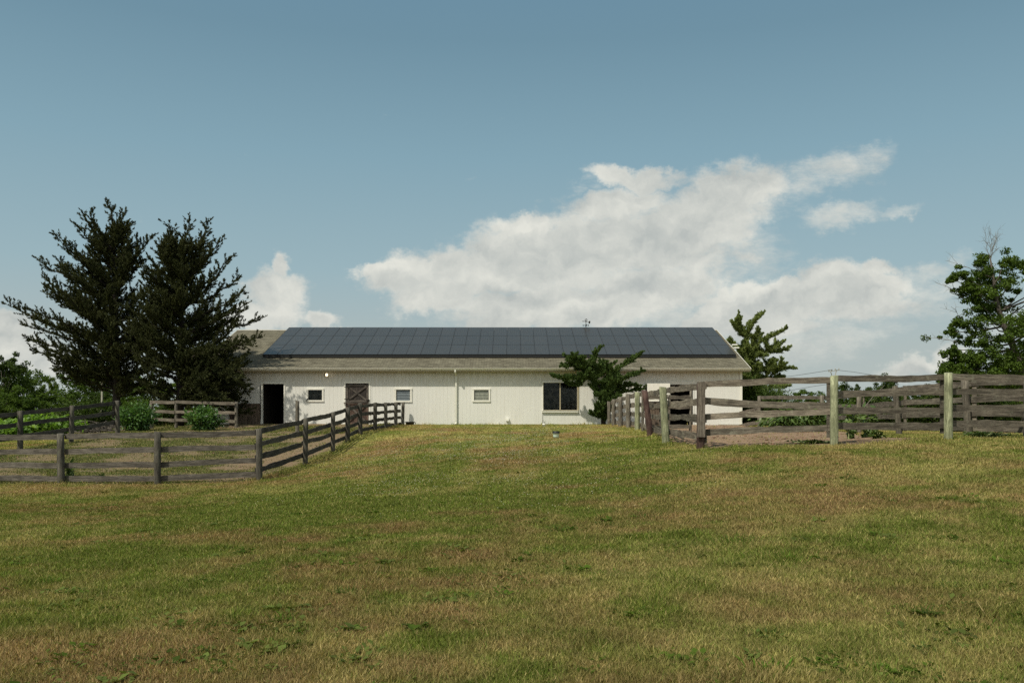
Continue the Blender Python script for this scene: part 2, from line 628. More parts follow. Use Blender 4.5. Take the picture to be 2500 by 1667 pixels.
def wood_mat(name, c1, c2, c3, scale=1.0, streak=10.0, moss=None, rough=.85, axis=0):
    """weathered board or post; grain runs along the local axis"""
    m, N, b, out = new_mat(name)
    tc = N.node('ShaderNodeTexCoord')
    oi = N.node('ShaderNodeObjectInfo')
    off = N.vm('SCALE', (1, 1, 1))
    offn = off.node
    N.set(offn.inputs[3], N.m('MULTIPLY', oi.outputs['Random'], 50.0))
    v = N.vm('ADD', tc.outputs['Object'], off)
    s = [streak, streak, streak]
    s[axis] = 1.0
    g = N.noise(N.mapping(v, scale=tuple(s)), 2.2 * scale, 6, .65, .6)
    fine = N.noise(N.mapping(v, scale=tuple(x * 1.8 if x > 1 else 1.6 for x in s)), 6 * scale, 4, .6)
    blot = N.noise(v, 2.3 * scale, 4, .6)
    c = N.mix(N.mr(g, .38, .62), tuple(x * .72 for x in c1), tuple(x * 1.18 for x in c2))
    c = N.mix(N.mr(fine, .50, .64, 0, .75), c, tuple(x * .8 for x in c3))
    c = N.mix(N.mr(blot, .48, .66, 0, .6), c, tuple(x * .5 for x in c1))
    tone = N.m('ADD', .82, N.m('MULTIPLY', oi.outputs['Random'], .36))
    tn = N.node('ShaderNodeCombineXYZ')
    for k in range(3):
        N.l.new(tone, tn.inputs[k])
    c = N.mix(1.0, c, tn.outputs[0], 'MULTIPLY')
    if moss:
        ms = N.noise(v, 5.5, 5, .7)
        c = N.mix(N.mr(ms, .56, .66, 0, moss[1]), c, moss[0])
    N.set(b.inputs['Base Color'], c)
    b.inputs['Roughness'].default_value = rough
    b.inputs['Specular IOR Level'].default_value = .2
    bump(N, b, N.m('ADD', g, N.m('MULTIPLY', fine, .5)), .012, .9)
    return m


def paint_mat(name, base, dirt, rough=.55, grime=.35, low=None):
    m, N, b, out = new_mat(name)
    tc = N.node('ShaderNodeTexCoord')
    v = tc.outputs['Object']
    st = N.noise(N.mapping(v, scale=(3.0, 3.0, .35)), 2.2, 6, .65)
    bl = N.noise(v, .55, 5, .6)
    sp = N.noise(v, 22, 3, .6)
    c = N.mix(N.mr(st, .45, .8, 0, grime), base, dirt)
    c = N.mix(N.mr(bl, .45, .75, 0, grime * .7), c, tuple(x * .86 for x in base))
    c = N.mix(N.mr(sp, .68, .74, 0, grime * .8), c, dirt)
    if low is not None:
        sep = N.node('ShaderNodeSeparateXYZ')
        N.l.new(v, sep.inputs[0])
        zz = N.m('ADD', sep.outputs[2], N.m('MULTIPLY', N.m('SUBTRACT', N.noise(v, 2.7, 5, .7), .5), .5))
        c = N.mix(N.mr(zz, low[0], low[1] + .1, .8, 0, 'SMOOTHSTEP'), c, (.33, .27, .185))
        rst = N.noise(N.mapping(v, scale=(6, 6, .8)), 1.6, 4, .7)
        up = N.mr(zz, low[2], low[3], 0, 1, 'SMOOTHSTEP')
        c = N.mix(N.m('MULTIPLY', up, N.mr(rst, .4, .75, .18, .75)), c, (.42, .38, .28))
    N.set(b.inputs['Base Color'], c)
    b.inputs['Roughness'].default_value = rough
    return m


M = {}
M['siding'] = paint_mat('white_siding', (.68, .672, .615), (.49, .465, .40), .6, .28, (-.62, -.25, 1.85, 2.4))
M['trim'] = paint_mat('white_trim', (.76, .74, .65), (.50, .46, .36), .55, .45)
M['tantrim'] = paint_mat('tan_trim', (.36, .31, .20), (.24, .20, .13), .5, .4)
M['gutter'] = paint_mat('gutter_paint', (.68, .67, .57), (.45, .42, .31), .4, .25)
M['brownwall'] = wood_mat('brown_boards', (.10, .075, .055), (.16, .12, .085), (.06, .045, .035), 1, 8, axis=2)
M['darkdoor'] = wood_mat('dark_door_boards', (.045, .038, .034), (.075, .062, .052), (.03, .026, .024), 1, 8, axis=2)
M['reddoor'] = wood_mat('worn_red_door_boards', (.085, .055, .042), (.13, .088, .066), (.045, .034, .030), 1, 8, axis=2)
M['brace'] = wood_mat('door_brace', (.05, .042, .037), (.10, .085, .07), (.25, .22, .18), 1, 8, axis=0)
M['rail'] = wood_mat('weathered_rail', (.098, .084, .064), (.168, .146, .112), (.058, .048, .036), 1, 12, ((.30, .31, .22), .25), axis=0)
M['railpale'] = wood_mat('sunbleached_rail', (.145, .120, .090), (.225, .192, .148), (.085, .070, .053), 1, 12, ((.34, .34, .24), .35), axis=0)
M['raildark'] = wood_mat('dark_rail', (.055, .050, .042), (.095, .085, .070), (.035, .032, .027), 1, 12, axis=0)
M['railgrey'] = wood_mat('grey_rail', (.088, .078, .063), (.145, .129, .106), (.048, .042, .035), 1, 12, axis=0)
M['post'] = wood_mat('weathered_post', (.115, .100, .077), (.19, .168, .13), (.06, .052, .042), 1, 12, ((.27, .29, .18), .35), axis=2)
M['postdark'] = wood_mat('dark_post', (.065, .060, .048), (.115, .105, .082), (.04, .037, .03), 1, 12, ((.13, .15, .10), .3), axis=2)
M['postgreen'] = wood_mat('treated_green_post', (.215, .230, .130), (.32, .33, .205), (.13, .14, .08), 1, 9, axis=2)
M['postred'] = wood_mat('dark_red_post', (.060, .034, .028), (.12, .075, .062), (.035, .022, .02), 1, 12, axis=2)
M['bark'] = wood_mat('bark', (.026, .021, .017), (.050, .041, .032), (.015, .012, .010), 1.5, 5, axis=2)
M['barkgrey'] = wood_mat('grey_bark', (.07, .06, .05), (.13, .115, .095), (.04, .035, .03), 1.5, 5, axis=2)
M['cedar'] = leaf_mat('cedar_foliage', (.013, .020, .008), (.078, .084, .030), .12, .75, .1)
M['juniper'] = leaf_mat('juniper_foliage', (.024, .045, .012), (.098, .148, .036), .14, .7, .1)
M['juniper2'] = leaf_mat('juniper_foliage_yellowish', (.060, .095, .022), (.25, .29, .085), .14, .7, .1)
M['leaf'] = leaf_mat('tree_leaves', (.026, .052, .008), (.095, .145, .022), .30, .6, .12)
M['leafpale'] = leaf_mat('pale_tree_leaves', (.050, .085, .012), (.150, .205, .032), .32, .6, .12)
M['leafdark'] = leaf_mat('dark_tree_leaves', (.018, .036, .007), (.062, .095, .016), .25, .6, .12)
M['bush'] = leaf_mat('bush_leaves', (.030, .080, .018), (.105, .19, .045), .30, .4, .5)
M['vine'] = leaf_mat('vine_leaves', (.07, .14, .018), (.20, .32, .050), .40, .5, .4)
M['weed'] = leaf_mat('weed_leaves', (.026, .060, .012), (.16, .23, .06), .30, .45, .4)
M['black'] = simple_mat('black_rubber', (.012, .012, .012), .5)
M['iron'] = simple_mat('dark_iron', (.03, .028, .022), .5, .6)
M['mint'] = simple_mat('mint_plastic', (.58, .72, .60), .4, var=.1, scale=12)
M['whitepvc'] = simple_mat('white_pvc', (.78, .77, .70), .35)
M['pole'] = simple_mat('grey_pole', (.32, .31, .26), .8)
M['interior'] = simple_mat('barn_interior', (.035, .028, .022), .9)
M['concrete'] = simple_mat('footing_concrete', (.36, .33, .26), .9, scale=3, var=.3, bumpd=.01)
M['wire'] = simple_mat('wire', (.06, .06, .06), .6)
M['twig'] = simple_mat('dead_twig', (.17, .15, .125), .9)
M['stone'] = simple_mat('clods', (.17, .10, .062), 1.0, var=.4, scale=3)
M['flower'] = simple_mat('clover_heads', (.50, .48, .34), .9)
M['stalk'] = simple_mat('stalk', (.30, .33, .16), .8)


def m_glass(name, tint, rough=.08):
    m, N, b, out = new_mat(name)
    tc = N.node('ShaderNodeTexCoord')
    n = N.noise(tc.outputs['Object'], 5, 4, .6)
    g = N.node('ShaderNodeBsdfGlossy')
    g.inputs['Roughness'].default_value = rough
    g.inputs[0].default_value = (.9, .95, 1, 1)
    tr = N.node('ShaderNodeBsdfTransparent')
    tr.inputs[0].default_value = tint + (1,)
    g.inputs[0].default_value = (.55, .60, .56, 1)
    b.inputs['Roughness'].default_value = .6
    N.set(b.inputs['Base Color'], (.30, .30, .26, 1))
    fr = N.node('ShaderNodeFresnel')
    fr.inputs[0].default_value = 1.5
    m1 = N.node('ShaderNodeMixShader')
    N.l.new(fr.outputs[0], m1.inputs[0])
    N.l.new(tr.outputs[0], m1.inputs[1])
    N.l.new(g.outputs[0], m1.inputs[2])
    m2 = N.node('ShaderNodeMixShader')           # film of dust
    N.set(m2.inputs[0], N.mr(n, .4, .8, .0, .07))
    N.l.new(m1.outputs[0], m2.inputs[1])
    N.l.new(b.outputs[0], m2.inputs[2])
    N.l.new(m2.outputs[0], out.inputs[0])
    return m


M['glass'] = m_glass('window_glass', (.55, .55, .52))
M['dustyglass'] = None


def m_dusty(name, c):
    m, N, b, out = new_mat(name)
    tc = N.node('ShaderNodeTexCoord')
    n = N.noise(N.mapping(tc.outputs['Object'], scale=(4, 4, 1.5)), 2, 5, .7)
    N.set(b.inputs['Base Color'], N.mix(N.mr(n, .3, .7), tuple(x * .6 for x in c), c))
    b.inputs['Roughness'].default_value = .25
    b.inputs['Specular IOR Level'].default_value = .9
    return m


M['louvreblue'] = m_dusty('blue_grey_louvre_glass', (.13, .16, .165))
M['louvregreen'] = m_dusty('grey_green_louvre_glass', (.27, .28, .21))


def m_shingle():
    m, N, b, out = new_mat('asphalt_shingles')
    tc = N.node('ShaderNodeTexCoord')
    uv = tc.outputs['UV']
    br = N.node('ShaderNodeTexBrick')
    N.set(br.inputs['Vector'], uv)
    br.offset = .5
    br.inputs['Scale'].default_value = 1.0
    br.inputs['Brick Width'].default_value = .30
    br.inputs['Row Height'].default_value = .145
    br.inputs['Mortar Size'].default_value = .012
    br.inputs['Mortar Smooth'].default_value = .6
    br.inputs['Bias'].default_value = .0
    br.inputs['Color1'].default_value = (.185, .170, .122, 1)
    br.inputs['Color2'].default_value = (.090, .082, .058, 1)
    br.inputs['Mortar'].default_value = (.055, .048, .035, 1)
    st = N.noise(N.mapping(uv, scale=(.5, .25, 1)), 2.0, 5, .65)
    sp = N.noise(uv, 9, 3, .6)
    c = N.mix(N.mr(st, .4, .7, 0, .6), br.outputs[0], (.070, .060, .043))
    c = N.mix(N.mr(sp, .4, .7, 0, .35), c, (.195, .185, .125))
    N.set(b.inputs['Base Color'], c)
    b.inputs['Roughness'].default_value = .95
    b.inputs['Specular IOR Level'].default_value = .15
    sep = N.node('ShaderNodeSeparateXYZ')
    N.l.new(uv, sep.inputs[0])
    saw = N.m('FRACT', N.m('DIVIDE', sep.outputs[1], .145))
    bump(N, b, N.m('ADD', N.m('MULTIPLY', N.m('SUBTRACT', 1.0, saw), 1.0), N.m('MULTIPLY', br.outputs[1], -.5)), .012, 1.0)
    return m


M['shingle'] = m_shingle()


def m_solar():
    m, N, b, out = new_mat('solar_cells')
    tc = N.node('ShaderNodeTexCoord')
    v = tc.outputs['Object']
    oi = N.node('ShaderNodeObjectInfo')
    sep = N.node('ShaderNodeSeparateXYZ')
    N.l.new(v, sep.inputs[0])
    gx = N.m('ABSOLUTE', N.m('SUBTRACT', N.m('FRACT', N.m('DIVIDE', sep.outputs[0], .129)), .5))
    gy = N.m('ABSOLUTE', N.m('SUBTRACT', N.m('FRACT', N.m('DIVIDE', sep.outputs[1], .165)), .5))
    line = N.m('MAXIMUM', N.mr(gx, .455, .475), N.mr(gy, .465, .485))
    n = N.noise(v, 1.2, 4, .6)
    base = N.mix(oi.outputs['Random'], (.036, .033, .028), (.042, .039, .034))
    c = N.mix(N.m('MULTIPLY', line, .35), base, (.10, .10, .098))
    c = N.mix(N.mr(n, .4, .8, 0, .25), c, (.07, .065, .055))
    N.set(b.inputs['Base Color'], c)
    N.set(b.inputs['Roughness'], N.mr(n, .3, .7, .22, .36))
    b.inputs['Specular IOR Level'].default_value = .55
    return m


M['solar'] = m_solar()
M['solarframe'] = simple_mat('panel_frame', (.020, .020, .020), .6, .0, spec=.2)


def m_ground():
    m, N, b, out = new_mat('ground')
    at = N.node('ShaderNodeAttribute', attribute_name='tint')
    dr = N.node('ShaderNodeAttribute', attribute_name='rnd')     # bare earth 0..1
    geo = N.node('ShaderNodeNewGeometry')
    p = geo.outputs['Position']
    n1 = N.noise(p, 9, 6, .7)
    n2 = N.noise(p, 38, 4, .65)
    n3 = N.noise(p, 1.7, 5, .6)
    k = N.m('ADD', N.m('MULTIPLY', n1, .8), N.m('MULTIPLY', n2, .7))
    kk = N.mr(k, .45, 1.05, .62, 1.30)
    cb = N.node('ShaderNodeCombineXYZ')
    for i in range(3):
        N.l.new(kk, cb.inputs[i])
    c = N.mix(1.0, at.outputs['Color'], cb.outputs[0], 'MULTIPLY')
    c = N.mix(N.m('MULTIPLY', dr.outputs['Fac'], N.mr(n3, .45, .7, 0, .5)), c, (.24, .150, .092))
    N.set(b.inputs['Base Color'], c)
    b.inputs['Roughness'].default_value = 1.0
    b.inputs['Specular IOR Level'].default_value = .08
    bump(N, b, N.m('ADD', n1, N.m('MULTIPLY', n2, .4)), .06, 1.0)
    return m


M['ground'] = m_ground()


def m_blade():
    m, N, b, out = new_mat('grass_blades')
    at = N.node('ShaderNodeAttribute', attribute_name='tint')
    N.set(b.inputs['Base Color'], at.outputs['Color'])
    b.inputs['Roughness'].default_value = .6
    b.inputs['Specular IOR Level'].default_value = .08
    tr = N.node('ShaderNodeBsdfTranslucent')
    N.set(tr.inputs[0], N.mix(1.0, at.outputs['Color'], (1.25, 1.25, .6), 'MULTIPLY'))
    mx = N.node('ShaderNodeMixShader')
    mx.inputs[0].default_value = .30
    N.l.new(b.outputs[0], mx.inputs[1])
    N.l.new(tr.outputs[0], mx.inputs[2])
    N.l.new(mx.outputs[0], out.inputs[0])
    return m


M['blade'] = m_blade()


# ------------------------------------------------------------------ ground sheets
def build_ground():
    def axis(a, b, step, far):
        core = list(np.arange(a, b + 1e-6, step))
        up = []
        s = step
        x = core[-1]
        while x < far:
            s *= 1.16
            x += s
            up.append(x)
        lo = []
        s = step
        x = core[0]
        while x > -far:
            s *= 1.16
            x -= s
            lo.append(x)
        return np.array(lo[::-1] + core + up)
    xs = axis(-24, 22, .28, 2500)
    ys = axis(3, 48, .28, 2500)
    XX, YY = np.meshgrid(xs, ys)
    X = XX.ravel()
    Y = YY.ravel()
    Z = zg(X, Y)
    fl = f_left(X, Y)
    fr = f_right(X, Y)
    c = lawn_color(X, Y) * .75
    nl = fbm(X * .8 + 70, Y * 1.1 + 20, 4)
    path = np.exp(-((X + 7.6 - .10 * (Y - 30)) / 1.0) ** 2) * sstep(24, 28, Y)          # trodden path along the side fence
    path = np.maximum(path, sstep(41.2, 43.2, Y) * sstep(-16, -14.5, X))
    bareL = np.clip(sstep(.40, .62, nl) * .75 + path + .55 * sstep(24.6, 23.2, Y), 0, 1) * fl
    gl = np.array([.095, .10, .036])
    cl = gl * (1 - bareL[:, None]) + D_LEFT * bareL[:, None]
    c = c * (1 - fl[:, None]) + cl * fl[:, None]
    nr = fbm(X * .9 + 7, Y * 1.0 + 90, 4)
    cr = D_RIGHT * (.85 + .5 * (nr[:, None] - .5))
    c = c * (1 - fr[:, None]) + cr * fr[:, None]
    bare = np.maximum(bareL, fr)
    Z = Z + (fbm(X * 3 + 3, Y * 3 + 9, 3) - .5) * .10 * bare
    far = sstep(60, 200, np.hypot(X, Y))
    c = c * (1 - far[:, None]) + np.array([.06, .085, .03]) * far[:, None]
    nx = len(xs)
    ny = len(ys)
    idx = np.arange(nx * ny).reshape(ny, nx)
    f = np.stack([idx[:-1, :-1], idx[:-1, 1:], idx[1:, 1:], idx[1:, :-1]], -1).reshape(-1, 4)
    V = np.stack([X, Y, Z], 1)
    fc = V[f].mean(1)
    reg = np.zeros(len(f), int)
    reg[f_left(fc[:, 0], fc[:, 1]) > .5] = 1
    reg[f_right(fc[:, 0], fc[:, 1]) > .5] = 2
    for k, nm, lab in ((0, 'lawn', 'mown patchy green and straw coloured lawn rising to the barn'), (1, 'paddock_ground', 'bare and grassy ground of the left paddock inside the dark board fence'),
                       (2, 'dirt_ground', 'reddish brown bare dirt of the right paddock')):
        ff = f[reg == k]
        u, inv = np.unique(ff, return_inverse=True)
        o = np_mesh(nm, V[u], inv.reshape(-1, 4), M['ground'], rnd=bare[u], colr=c[u], smooth=True)
        tag(o, lab, None, None, 'structure')


build_ground()


# ------------------------------------------------------------------ foliage helpers (numpy)
def unit(a):
    return a / np.maximum(np.linalg.norm(a, axis=1, keepdims=True), 1e-9)


def leaves(c, d, n, L, W, r=None, fold=0.0):
    """diamond leaves: centres, long axis, normal, length, width"""
    k = len(c)
    d = unit(d)
    s = unit(np.cross(d, n))
    L = np.broadcast_to(np.asarray(L, float).reshape(-1, 1), (k, 1))
    W = np.broadcast_to(np.asarray(W, float).reshape(-1, 1), (k, 1))
    v = np.empty((k, 4, 3))
    v[:, 0] = c - d * L * .5
    v[:, 1] = c + s * W * .5 - d * L * .05
    v[:, 2] = c + d * L * .5
    v[:, 3] = c - s * W * .5 - d * L * .05
    f = np.arange(k * 4).reshape(k, 4)
    if r is None:
        r = rng.random(k)
    return v.reshape(-1, 3), f, np.repeat(r, 4)


def rdir(k):
    return unit(rng.normal(size=(k, 3)))


class Cloud:
    def __init__(self):
        self.v = []
        self.f = []
        self.r = []
        self.n = 0

    def add(self, v, f, r):
        self.v.append(v)
        self.f.append(f + self.n)
        self.r.append(r)
        self.n += len(v)

    def build(self, name, mat, parent, loc=None, keep=None):
        v, f, r = np.concatenate(self.v), np.concatenate(self.f), np.concatenate(self.r)
        if keep is not None:
            k_ = keep(v.reshape(-1, 4, 3).mean(1))
            v = v.reshape(-1, 4, 3)[k_].reshape(-1, 3)
            r = r.reshape(-1, 4)[k_].ravel()
            f = np.arange(len(v)).reshape(-1, 4)
        return np_mesh(name, v, f, mat, parent, rnd=r, loc=loc)


def polyline(pts, n):
    pts = np.array([tuple(p) for p in pts], float)
    seg = np.linalg.norm(np.diff(pts, axis=0), axis=1)
    t = np.concatenate([[0], np.cumsum(seg)])
    q = np.linspace(0, t[-1], n)
    return np.stack([np.interp(q, t, pts[:, i]) for i in range(3)], 1)


def plume(cl, path, r0, r1, dens, L, W, upward=.35, clump=.5):
    """scale-leaf foliage wrapped round a branch path: sub-sprays that point along the branch and outward"""
    path = np.asarray(path)
    seg = np.linalg.norm(np.diff(path, axis=0), axis=1)
    t = np.concatenate([[0], np.cumsum(seg)])
    tot = t[-1]
    ns = max(3, int(tot * dens))
    q = np.sort(rng.random(ns)) * tot
    base = np.stack([np.interp(q, t, path[:, i]) for i in range(3)], 1)
    tan = unit(np.stack([np.interp(q + .02, t, path[:, i]) - np.interp(q - .02, t, path[:, i]) for i in range(3)], 1) + 1e-6)
    rad = r0 + (r1 - r0) * (q / tot) ** 1.1
    rad = rad * (1 - .45 * sstep(.86, 1.0, q / tot)) * rng.uniform(.55, 1.25, ns)
    out = rdir(ns)
    out = unit(out - tan * (out * tan).sum(1, keepdims=True))
    d = unit(out * .62 + tan * .85 + np.array([0, 0, upward]))
    kk = 15
    # every spray: kk leaves along its axis
    s = rng.random((ns, kk)) ** .8
    c = base[:, None, :] + d[:, None, :] * (s * rad[:, None] * 1.15)[..., None]
    c = c + rng.normal(size=c.shape) * (rad[:, None, None] * .13)
    ld = unit((d[:, None, :] + rng.normal(size=c.shape) * .42).reshape(-1, 3))
    c = c.reshape(-1, 3)
    r = np.repeat(rng.random(ns), kk) * .6 + rng.random(ns * kk) * .4
    sc = rng.uniform(.6, 1.3, len(c))
    cl.add(*leaves(c, ld, rdir(len(c)), L * sc, W * sc, r))


def curve_branch(a, d, length, lift, n=6, wob=.06):
    """branch leaving point a in direction d, bending upward by lift"""
    a = np.array(a, float)
    d = np.array(d, float)
    d = d / np.linalg.norm(d)
    pts = [a]
    st = length / (n - 1)
    for i in range(n - 1):
        d = d + np.array([0, 0, lift / (n - 1)]) + rng.normal(size=3) * wob
        d = d / np.linalg.norm(d)
        pts.append(pts[-1] + d * st)
    return np.array(pts)


def big_cedar(name, label, base, H, tips, prof, lean, seed, nrand=140, bottom=.15, lower_fill=0, clip=None):
    """old open cedar: tips = outline branch ends given in metres relative to the base (x, z);
       prof(side, h01) = reach of the crown in metres; side -1 left .. +1 right"""
    global rng
    rng = np.random.default_rng(seed)
    H = H - .38
    root = empty(name, base)
    tag(root, label, 'tree', 'tall dark cedars beside the barn')
    tr = MB()
    tp = [np.array([lean * (t ** 1.5), 0.15 * math.sin(3 * t), H * t * .97]) for t in np.linspace(0, 1, 9)]
    tp[0] = np.array([0, 0, -.3])
    tr.tube(tp, [.24, .21, .18, .155, .13, .10, .075, .045, .02], 9)

    def trunk_at(z):
        t = min(max(z / (H * .97), 0), 1)
        return np.array([lean * (t ** 1.5), 0.15 * math.sin(3 * t), z])
    cl = Cloud()

    def limb(path, foli=1.0):
        L = np.linalg.norm(np.diff(path, axis=0), axis=1).sum()
        r = .018 + .014 * L
        tr.tube([p for p in path], list(np.linspace(r, .008, len(path))), 5, cap=False)
        n = 5 + int(L * 5.2)
        fine = polyline(path, 24)
        for k in range(n):
            t = .14 + .86 * (k + rng.random()) / n
            i = min(int(t * 23), 22)
            p = fine[i]
            tg = fine[i + 1] - fine[i]
            tg = tg / np.linalg.norm(tg)
            side = rng.normal(size=3)
            side = side - tg * side.dot(tg)
            side = side / np.linalg.norm(side)
            side[2] *= .55
            dd = tg * .85 + side * .8 + np.array([0, 0, .22])
            sl = (.30 + .30 * L * (1 - t) ** .7 * .55 + .22 * rng.random()) * foli
            sub = curve_branch(p, dd, sl, .15, 4, .10)
            plume(cl, sub, .16, .055, 17, .125, .026, .25)
        plume(cl, fine[5:], .12, .05, 17, .125, .024, .2)

    for (tx, tz, dy, z0f) in tips:
        z0 = max(tz - z0f, H * bottom)
        a = trunk_at(z0)
        tip = np.array([tx, dy, tz])
        v = tip - a
        pts = []
        for t in np.linspace(0, 1, 7):
            q = a + v * t
            q[2] = z0 + (tz - z0) * (t ** 1.35)
            q = q + rng.normal(size=3) * .07 * (t > 0) * (t < 1)
            pts.append(q)
        limb(np.array(pts))
    for k in range(nrand):
        h = bottom + (1 - bottom - .05) * (k + rng.random()) / nrand
        az = rng.random() * 2 * math.pi
        ca = math.cos(az)
        wl = prof(-1, h)
        wr = prof(1, h)
        reach = (wl * max(-ca, 0) ** 2 + wr * max(ca, 0) ** 2 + .5 * (wl + wr) * math.sin(az) ** 2 * .82)
        reach = reach * rng.uniform(.5, .98)
        up = .30 + .85 * h
        a = trunk_at(H * h * .93)
        d = np.array([ca, math.sin(az), up * .55])
        limb(curve_branch(a, d, reach / math.cos(math.atan(up * .7)) * .95, up * .55, 7, .05))
    for k in range(lower_fill):
        az = rng.uniform(-1.25, .75)
        h = rng.uniform(.10, .34)
        L_ = prof(1, .2) * rng.uniform(.55, 1.0)
        pth = curve_branch(trunk_at(H * h), np.array([math.cos(az), math.sin(az), .25]), L_, -.75, 7, .05)
        pth[:, 2] = np.maximum(pth[:, 2], .75)
        limb(pth, 1.15)
    # leader
    plume(cl, polyline(tp[6:], 12), .25, .12, 28, .13, .028, .5)
    tr.build('trunk', M['bark'], root, True)
    bx_, by_, bz_ = base

    def keep(c):
        X, Y, Z = c[:, 0] + bx_, c[:, 1] + by_, c[:, 2] + bz_
        return ~((X > -17.1) & (Y > 45.55) & (Z < 2.45 + (Y - 45.6) * .36))
    cl.build('crown', M['cedar'], root, keep=keep)
    return root


SC = 47.0 / F


def rel(pts, bx, bv, Y):
    k = Y / F
    return [((u - bx) * k, (bv - v) * k, dy, z0) for (u, v, dy, z0) in pts]


def prof1(side, h):
    xs = [.15, .25, .4, .55, .7, .85, 1]
    left = [3.6, 5.4, 5.7, 4.3, 3.1, 2.1, .6]
    right = [3.0, 3.6, 3.8, 3.4, 2.6, 1.7, .5]
    return float(np.interp(h, xs, left if side < 0 else right))


def prof2(side, h):
    xs = [.05, .15, .25, .4, .55, .7, .85, 1]
    left = [1.2, 2.6, 3.4, 3.5, 3.0, 2.4, 1.9, .8]
    right = [3.2, 4.2, 4.5, 4.1, 3.5, 2.9, 2.1, .9]
    return float(np.interp(h, xs, left if side < 0 else right))


y1, y2 = 46.5, 44.6
b1 = px(284, 0, y1)
b1.z = zg1(b1.x, b1.y) - .03
b2 = px(438, 0, y2)
b2.z = zg1(b2.x, b2.y) - .03
v1 = HV - b1.z * F / y1
v2 = HV - b2.z * F / y2
big_cedar('cedar_tree', 'left of the twin dark cedars, with a long branch reaching far left', b1, (v1 - 492) * y1 / F,
          rel([(18, 740, -.6, 2.2), (45, 823, .5, 1.2), (92, 668, .4, 2.6), (150, 578, -.7, 2.8), (197, 520, .3, 2.7), (240, 525, -.9, 2.0), (300, 512, .3, 1.5), (325, 555, -.5, 1.6),
               (362, 570, .4, 2.2), (110, 760, -1.6, 1.5), (130, 880, .3, .7), (170, 905, -1.4, .3), (75, 700, 1.2, 2.0), (120, 640, -1.2, 2.2), (178, 590, 1.3, 2.2), (215, 560, -1.2, 2.0), (265, 492, 0, 1.0), (240, 900, -1.6, .4), (330, 900, -1.0, .4), (95, 858, -.8, .9), (115, 905, .6, .2), (200, 925, -.8, -.2), (250, 935, .8, -.3), (150, 850, 1.8, .8), (100, 800, -2.0, 1.2), (345, 930, -1.2, -.3),
               (60, 770, 1.0, 1.6), (340, 640, -1.2, 1.6)],
              284, v1, y1), prof1, -.25, 11)
big_cedar('cedar_tree', 'tall dark cedar right of its twin with branches hanging over the barn roof', b2, (v2 - 545) * y2 / F,
          rel([(412, 553, -.4, 1.6), (458, 534, .2, 1.6), (514, 540, -.3, 2.6), (528, 575, .6, 2.2), (572, 628, -.4, 2.4), (578, 668, .4, 1.8), (605, 715, -.6, 1.6), (634, 772, .2, 1.4), (618, 748, -1.2, 1.4),
               (652, 825, -1.0, .9), (640, 850, -2.0, .3), (608, 905, -1.4, -.5), (600, 955, -1.2, -1.2), (625, 930, -2.4, -1.0), (560, 985, -1.0, -1.6), (585, 990, -2.2, -1.8), (520, 960, -2.0, -.8), (500, 990, -1.6, -1.4), (380, 600, .3, 1.8), (365, 660, -1.0, 1.6), (390, 760, -2.0, 1.0),
               (560, 860, -2.6, .3), (610, 880, -.6, .2), (545, 930, -2.8, -.6), (570, 960, 0.2, -1.2), (430, 900, -2.2, .2), (360, 880, -1.2, .4), (490, 600, .2, 2.2)],
              438, v2, y2), prof2, .15, 12, nrand=175, bottom=.09, lower_fill=26)


def juniper(name, label, group, base, branches, bx, bv, Y, mat, seed, trunk, r=.17, fill=30, fr=.9):
    """wind-twisted juniper: branches are picture-plane polylines that get their own depth"""
    global rng
    rng = np.random.default_rng(seed)
    root = empty(name, base)
    tag(root, label, 'tree', group)
    k = Y / F
    tr = MB()
    cl = Cloud()

    def loc(u, v, dy):
        return np.array([(u - bx) * k, dy, (bv - v) * k])
    tp = [loc(u, v, dy) for (u, v, dy) in trunk]
    tr.tube(tp, list(np.linspace(.13, .04, len(tp))), 8)
    allp = []
    for (pts, w, dyend) in branches:
        n = len(pts)
        path = np.array([loc(u, v, dyend * (i / (n - 1)) ** .8) for i, (u, v) in enumerate(pts)])
        path = polyline(path, 4 * n)
        path[1:-1] += rng.normal(size=path[1:-1].shape) * .02
        tr.tube([p for p in path], list(np.linspace(.045, .010, len(path))), 5, cap=False)
        L = np.linalg.norm(np.diff(path, axis=0), axis=1).sum()
        plume(cl, path, r * w * 1.25, r * w * .6, 95, .10, .038, .3)
        ns = int(L * 7)
        for q in range(ns):
            t = .08 + .88 * rng.random()
            i = min(int(t * (len(path) - 1)), len(path) - 2)
            tg = path[i + 1] - path[i]
            tg /= np.linalg.norm(tg)
            sd_ = rng.normal(size=3)
            sd_ -= tg * sd_.dot(tg)
            sd_ /= np.linalg.norm(sd_)
            sub = curve_branch(path[i], tg * .9 + sd_ * .8 + np.array([0, 0, .45]), (.20 + .22 * rng.random()) * (1.15 - .5 * t) * w ** .5, .2, 4, .12)
            plume(cl, sub, .13, .07, 60, .095, .036, .4)
        allp.append(path)
    for q in range(fill):
        p = allp[rng.integers(len(allp))]
        a = p[rng.integers(len(p) // 2)]
        az = rng.random() * 6.28
        d = np.array([math.cos(az) * .5, math.sin(az), .45])
        sub = curve_branch(a, d, fr * rng.uniform(.45, 1.0), .35, 5, .1)
        tr.tube([p for p in sub], list(np.linspace(.025, .008, len(sub))), 5, cap=False)
        plume(cl, sub, r * .9, r * .5, 60, .10, .036, .3)
    tr.build('trunk', M['bark'], root, True)
    cl.build('crown', mat, root)
    return root


